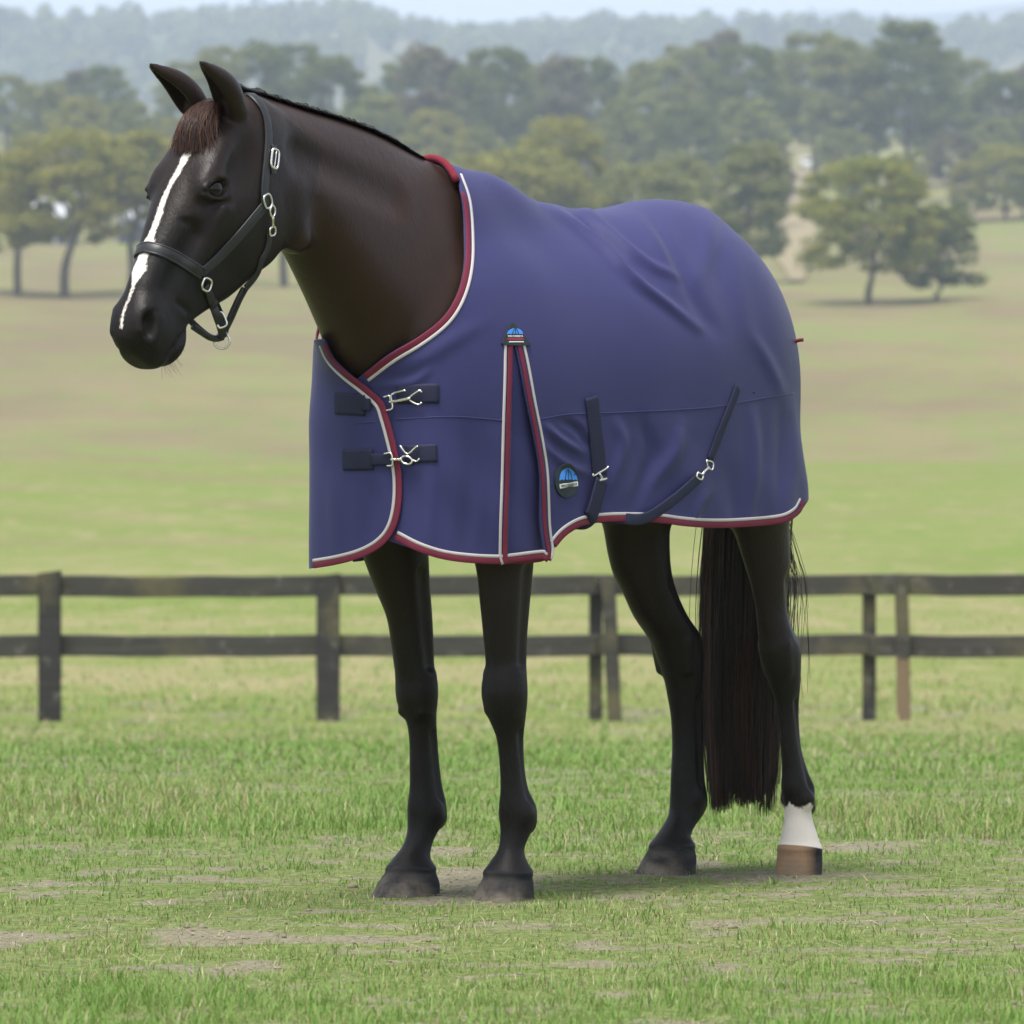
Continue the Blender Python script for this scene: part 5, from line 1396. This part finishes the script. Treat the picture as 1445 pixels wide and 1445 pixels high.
M_wall, M_roof, M_dark = paint('shed_wall', (0.42, 0.42, 0.41)), paint('white_roof', (0.50, 0.51, 0.53)), paint('dark_opening', (0.03, 0.03, 0.035))
def shed(px0, px1, D, hw, hr, label, depth=14):
    x0, x1 = (px0 - CX) / FP * D, (px1 - CX) / FP * D; xm = (x0 + x1) / 2; z = float(np.min(ground_z(np.array([x0, x1]), np.array([D, D])))) - 0.3
    root = empty('farm_shed', (xm, D, z))
    mesh_obj('wall', *box(x0, x1, D, D + depth, z, z + hw), M_wall, root, smooth=False)
    mesh_obj('roof', *gable(x0, x1, D, D + depth, z + hw, z + hr), M_roof, root, smooth=False)
    for q in (0.2, 0.5, 0.8):
        c = x0 + (x1 - x0) * q; mesh_obj('door', *box(c - 0.7, c + 0.7, D - 0.06, D + 0.02, z + 0.3, z + 0.3 + hw * 0.7), M_dark, root, smooth=False)
    tag(root, label, 'shed')
shed(34, 102, 790, 3.4, 6.4, 'long white-roofed shed glimpsed behind the forked eucalypt')
shed(164, 218, 800, 3.2, 5.6, 'shorter white-roofed shed glimpsed behind the horse muzzle')
# white vehicle on the track
D = 1085.0; xv = (1139 - CX) / FP * D; zv = float(ground_z(xv, D)) + 0.3
car = empty('parked_vehicle', (xv, D, zv)); tag(car, 'small white vehicle at the top of the dirt track', 'vehicle')
M_car, M_glass, M_tyre = paint('white_paint', (0.82, 0.82, 0.82), 0.25, 0.03), paint('dark_glass', (0.02, 0.025, 0.03), 0.08), paint('tyre', (0.02, 0.02, 0.02), 0.8)
def taper(x0, x1, y0, y1, z0, z1, sx, sy):
    v, f = box(x0, x1, y0, y1, z0, z1); cx_, cy_ = (x0 + x1) / 2, (y0 + y1) / 2
    return [((x - cx_) * (sx if z == z1 else 1) + cx_, (y - cy_) * (sy if z == z1 else 1) + cy_, z) for x, y, z in v], f
mesh_obj('body', *taper(xv - 0.95, xv + 0.95, D - 2.3, D + 2.3, zv + 0.35, zv + 1.05, 0.96, 0.98), M_car, car, smooth=False)
mesh_obj('cabin', *taper(xv - 0.88, xv + 0.88, D - 1.2, D + 1.9, zv + 1.05, zv + 1.85, 0.84, 0.72), M_car, car, smooth=False)
mesh_obj('windscreen', *taper(xv - 0.74, xv + 0.74, D - 1.16, D - 1.10, zv + 1.15, zv + 1.7, 0.9, 1), M_glass, car, smooth=False)
for sx_ in (-1, 1):
    for dy in (-1.4, 1.4):
        P = np.array([(xv + sx_ * 0.72, D + dy, zv + 0.34), (xv + sx_ * 0.98, D + dy, zv + 0.34)]); tube('wheel', P, 0.34, M_tyre, car, seg=14)

# ------------------------------------------------------------------ post and rail fence
FD = 53.3
def timber(name, dark, light):
    t = NT(name, 0.85, 0.15); co = t.coord('Object')
    g = t.noise(6, 5, t.scale(co, (0.25, 4, 7))); gv_ = t.noise(9, 4, co); mo = t.noise(1.6, 4, co)
    c = t.mix(g, dark, light); c = t.mix(t.step(mo, 0.50, 0.72), c, (0.115, 0.105, 0.060)); c = t.mix(t.math('MULTIPLY', t.step(gv_, 0.55, 0.75), 0.5), c, (0.17, 0.16, 0.14))
    t.color(c); t.bump(g, 0.5, 0.01); return t.m
M_rail = timber('weathered_rail', (0.030, 0.029, 0.028), (0.085, 0.080, 0.070)); M_post = timber('weathered_post', (0.020, 0.020, 0.022), (0.062, 0.058, 0.054)); M_brown = timber('new_brown_post', (0.055, 0.042, 0.030), (0.10, 0.075, 0.05))
def px2fx(px, D=FD): return (px - CX) / FP * D
def px2fz(py, D=FD): return CAM_H + (YH - py) / FP * D
fence = empty('post_and_rail_fence', (0, FD, float(ground_z(0, FD))))
tag(fence, 'dark weathered two-rail timber fence crossing the paddock', 'fence')
def beam(name, x0, x1, z0, z1, y0, y1, mat, sag=0.0, bev=0.008, seg=8, tilt=0.0):
    xs = np.linspace(x0, x1, seg); Vb, Fb = [], []
    for i, x in enumerate(xs):
        q = (x - x0) / (x1 - x0); dz = -sag * math.sin(q * math.pi) + 0.004 * math.sin(i * 2.1) + tilt * q; dy = 0.004 * math.sin(i * 1.3 + x0)
        for (yy, zz) in ((y0 + bev, z0), (y1 - bev, z0), (y1, z0 + bev), (y1, z1 - bev), (y1 - bev, z1), (y0 + bev, z1), (y0, z1 - bev), (y0, z0 + bev)): Vb.append((x, yy + dy, zz + dz))
    for i in range(seg - 1):
        for k in range(8): Fb.append((i*8 + k, i*8 + (k+1) % 8, (i+1)*8 + (k+1) % 8, (i+1)*8 + k))
    Fb += [tuple(range(8))[::-1], tuple(range((seg-1)*8, seg*8))]
    return mesh_obj(name, Vb, Fb, mat, fence, smooth=False)
def post(px, w_px, top_y, d0, d1, mat, base_dx=0.0, low=None, base_y=1020):
    """upright timber; base_dx shifts its foot sideways in pixels"""
    Vb, Fb = [], []; zs = np.linspace(px2fz(base_y) - (0.25 if base_y > 1000 else 0.0), px2fz(top_y), 9)
    for i, z in enumerate(zs):
        q = i / 8.0; x = px2fx(px + base_dx * (1 - q)); hw = w_px / 2 / FP * FD * (1 + 0.02 * math.sin(i * 1.7)); b = 0.01
        for (dx, yy) in ((-hw + b, d0), (hw - b, d0), (hw, d0 + b), (hw, d1 - b), (hw - b, d1), (-hw + b, d1), (-hw, d1 - b), (-hw, d0 + b)): Vb.append((x + dx, yy, z + (0.012 * dx / hw if i == 8 else 0)))
    for i in range(8):
        for k in range(8): Fb.append((i*8 + k, i*8 + (k+1) % 8, (i+1)*8 + (k+1) % 8, (i+1)*8 + k))
    Fb += [tuple(range(8))[::-1], tuple(range(64, 72))]
    return mesh_obj('post', Vb, Fb, mat, fence, smooth=False)
PX_POST = [-1503, -1110, -716, -323, 70, 463, 841, 1228, 1620, 2012, 2405, 2798]
for p, w_, top_, fr in zip(PX_POST, (32,) * 5 + (33,) + (19,) * 6, (812,) * 4 + (807, 811) + (822,) * 6, (1,) * 6 + (0,) * 6):
    post(p, w_, top_, FD - 0.05, FD + 0.06, M_post) if fr else post(p, w_, top_, FD + 0.10, FD + 0.20, M_post)
post(858, 20, 814, FD - 0.06, FD + 0.02, M_rail, base_dx=12, base_y=1024)
bp = post(1271, 19, 814, FD - 0.06, FD + 0.02, M_rail, base_dx=4, base_y=928)
lo = post(1274, 19, 922, FD - 0.055, FD + 0.018, paint('bare_wood', (0.22, 0.160, 0.100), 0.8, 0.45), base_dx=2, base_y=1026); tag(lo, 'pale bare wood lower half of the brace post')
tops = [(811, 840), (811, 840), (810, 840), (811, 841), (812, 842)]; lows = [(896, 926), (895, 925), (896, 927), (896, 927), (896, 926)]
for i in range(11):
    a, b = PX_POST[i], PX_POST[i + 1]
    for (t0, t1) in (tops[i % 5], lows[i % 5]):
        yo = 0.065 if i % 2 == 0 else 0.030
        beam('rail', px2fx(a) + 0.0015, px2fx(b) - 0.0015, px2fz(t1), px2fz(t0), FD + yo - 0.015, FD + yo + 0.03, M_rail, sag=0.006)
# ------------------------------------------------------------------ grass
def grass(name, n, d0, d1, hmin, hmax, wid, seed, label, power=1.0, margin=1.0, tuft=1):
    r = np.random.default_rng(seed)
    inv0, inv1 = 1 / d0, 1 / d1
    D = 1 / (inv1 + (inv0 - inv1) * r.uniform(0, 1, n) ** power)
    X = r.uniform(-1, 1, n) * (0.0752 * D + margin + 0.012 * D)
    if tuft > 1:
        k = n // tuft; D = np.repeat(D[:k], tuft) + r.normal(0, 0.018, k * tuft); X = np.repeat(X[:k], tuft) + r.normal(0, 0.018, k * tuft)
    so = soil_mask(X, D); keep_ = r.uniform(0, 1, len(X)) > so * 0.80 - 0.05
    X, D, so = X[keep_], D[keep_], so[keep_]; cov = fbm(X * 7, D * 6, 61, 2); th_ = r.uniform(0, 1, len(X)) < np.clip(0.6 + (cov - 0.42) * 4, 0.42, 1) * np.clip(1.25 - (D - 40) / 30, 0.35, 1)
    X, D, so = X[th_], D[th_], so[th_]; n = len(X)
    cl = fbm(X * 3.2, D * 2.2, 40, 3); cl2 = fbm(X * 0.9, D * 0.35, 44, 3)
    h = (hmin + (hmax - hmin) * r.beta(1.6, 4, n)) * (0.55 + 1.1 * np.clip(cl * 1.6 - 0.25, 0, 1)) * np.where(so > 0.2, 0.55, 1)
    band = np.exp(-((D - 19.4) / 1.5) ** 2); h *= np.where(D < 18, 0.46 + 0.34 * np.clip((13.4 - D) / 1.0, 0, 1), 0.80) + 0.75 * band * np.clip(cl2 * 2 - 0.4, 0, 1)
    near_feet = np.exp(-(np.hypot((X - 0.25) * 0.9, (D - 15.85)) / 0.75) ** 4); h *= 1 - 0.25 * near_feet
    an = r.uniform(0, 2 * math.pi, n); lean = r.uniform(0.15, 1.0, n) * h; bx, by = np.cos(an), np.sin(an)
    sx, sy = -by, bx; w_ = wid * r.uniform(0.6, 1.4, n) * np.clip(D / 16, 0.8, 3.5)
    Z = ground_z(X, D) - 0.004
    P = np.zeros((n, 5, 3))
    for k, (t, ww) in enumerate(((0, 1), (0, -1), (0.55, 0.8), (0.55, -0.8), (1, 0))):
        P[:, k, 0] = X + bx * lean * t * t + sx * w_ * ww * 0.5; P[:, k, 1] = D + by * lean * t * t + sy * w_ * ww * 0.5; P[:, k, 2] = Z + h * (t - 0.25 * t * t)
    b = np.arange(n)[:, None] * 5
    Fq = np.concatenate([b + np.array([[0, 1, 2]]), b + np.array([[1, 3, 2]]), b + np.array([[2, 3, 4]])], 1).reshape(-1, 3)
    o = mesh_obj(name, P.reshape(-1, 3), Fq, M_grass)
    dryp = np.clip(0.05 + 0.25 * np.clip((cl2 - 0.45) * 3.0, 0, 1) + 0.30 * so + 0.35 * np.clip((D - 30) / 20, 0, 1) * np.clip(cl * 2 - 0.4, 0, 1), 0, 0.9)
    dry = np.where(r.uniform(0, 1, n) < dryp, r.uniform(0.55, 1, n), r.uniform(0, 0.42, n) * (0.6 + cl2))
    attr(o, 'dry', np.repeat(dry, 5)); attr(o, 'tone', np.repeat(r.uniform(0, 1, n), 5))
    tag(o, label, 'grass', kind='stuff')
gm = NT('grass_blade', 0.55, 0.25)
gc = gm.ramp(gm.attr('dry'), [(0.0, (0.105, 0.215, 0.034)), (0.25, (0.170, 0.290, 0.056)), (0.45, (0.245, 0.330, 0.095)), (0.6, (0.27, 0.245, 0.105)), (0.85, (0.40, 0.335, 0.195)), (1.0, (0.50, 0.44, 0.30))])
gm.color(gm.mix(gm.math('MULTIPLY', gm.attr('tone'), 0.35), gc, gm.mix(0.5, gc, (0.03, 0.05, 0.012))))
tr_ = gm.n('ShaderNodeBsdfTranslucent'); gm.link(gc, tr_.inputs[0]); mx = gm.n('ShaderNodeMixShader'); mx.inputs[0].default_value = 0.28
gm.link(gm.b.outputs[0], mx.inputs[1]); gm.link(tr_.outputs[0], mx.inputs[2]); gm.link(mx.outputs[0], gm.t.nodes['Material Output'].inputs[0])
M_grass = gm.m
grass('grass', 420000, 11.4, 24, 0.010, 0.062, 0.0020, 51, 'short green and straw-coloured grass round the horse')
grass('grass', 60000, 11.4, 22, 0.025, 0.095, 0.0028, 52, 'denser tufts of green grass in the paddock', tuft=9)
grass('grass', 90000, 24, 62, 0.025, 0.10, 0.0032, 53, 'grass running back to the fence', margin=1.6)
grass('grass', 60000, 56, 125, 0.05, 0.15, 0.0038, 54, 'pale seeding grass beyond the fence', margin=3.0)
# dry stalks lying flat in the bare patches and among the grass
r = np.random.default_rng(91); n = 16000
D = 1 / (1 / 22 + (1 / 11.4 - 1 / 22) * r.uniform(0, 1, n)); X = r.uniform(-1, 1, n) * (0.09 * D + 0.9); so = soil_mask(X, D)
k_ = r.uniform(0, 1, n) < 0.18 + 0.8 * so; X, D = X[k_], D[k_]; n = len(X)
an = r.uniform(0, 2 * math.pi, n); ln_ = r.lognormal(-3.6, 0.45, n); ww = 0.0020 * r.uniform(0.6, 1.3, n); dx, dy = np.cos(an), np.sin(an); zg = ground_z(X, D); ln_ = np.minimum(ln_, 0.075); rise = 0.22 * ln_ * r.uniform(0, 1, n)
q_ = np.stack([np.stack([X - dx*ln_/2 - dy*ww/2, D - dy*ln_/2 + dx*ww/2, zg + 0.003], 1), np.stack([X - dx*ln_/2 + dy*ww/2, D - dy*ln_/2 - dx*ww/2, zg + 0.003], 1),
     np.stack([X + dx*ln_/2 + dy*ww/2, D + dy*ln_/2 - dx*ww/2, zg + 0.004 + rise], 1), np.stack([X + dx*ln_/2 - dy*ww/2, D + dy*ln_/2 + dx*ww/2, zg + 0.004 + rise], 1)], 1)
lt = mesh_obj('dry_stalks', q_.reshape(-1, 3), np.arange(n * 4).reshape(-1, 4), M_grass); attr(lt, 'dry', np.repeat(r.uniform(0.6, 1.0, n), 4)); attr(lt, 'tone', np.repeat(r.uniform(0, 1, n), 4)); tag(lt, 'dry stalks of straw strewn in the short grass', 'straw', kind='stuff')
# small clods round the feet: loose soil, too many to count
r = np.random.default_rng(77); n = 1300
D = r.uniform(12, 19, n * 6); X = r.uniform(-1, 1, n * 6) * (0.0752 * D + 0.6); so = soil_mask(X, D); k = np.where(so > 0.45)[0][:n]; X, D = X[k], D[k]; n = len(k)
base = np.array([(1, 0, 0), (-1, 0, 0), (0, 1, 0), (0, -1, 0), (0, 0, 1), (0, 0, -1)], float); fo = np.array([(0, 2, 4), (2, 1, 4), (1, 3, 4), (3, 0, 4), (2, 0, 5), (1, 2, 5), (3, 1, 5), (0, 3, 5)])
sz = r.lognormal(-5.6, 0.45, n); Vc = base[None] * (sz[:, None] * r.uniform(0.6, 1.4, (n, 3)))[:, None, :] * np.array([1, 1, 0.6]) + r.normal(0, 0.15, (n, 6, 3)) * sz[:, None, None]
Vc += np.stack([X, D, ground_z(X, D) + 0.001], 1)[:, None, :]
cm = NT('clod', 0.95, 0.05); cco = cm.coord(); cm.color(cm.mix(cm.noise(30, 3, cco), (0.13, 0.115, 0.085), (0.27, 0.24, 0.175)))
o = mesh_obj('soil_clods', Vc.reshape(-1, 3), (np.arange(n)[:, None, None] * 6 + fo[None]).reshape(-1, 3), cm.m, smooth=False); tag(o, 'loose crumbs of dry soil in the bare patches', 'soil', kind='stuff')

# ------------------------------------------------------------------ haze
hz = NT('haze_air'); hz.t.nodes.remove(hz.b)
pv = hz.n('ShaderNodeVolumePrincipled'); pv.inputs['Color'].default_value = (0.67, 0.79, 1.0, 1); pv.inputs['Density'].default_value = HAZE; pv.inputs['Anisotropy'].default_value = 0.0
hz.link(pv.outputs[0], hz.t.nodes['Material Output'].inputs['Volume'])
hv, hf_ = box(-6500, 6500, -300, 9300, -6, 640)
haze = mesh_obj('haze', hv, hf_, hz.m, smooth=False); tag(haze, 'thin blue haze in the air over the valley', 'haze', kind='stuff')
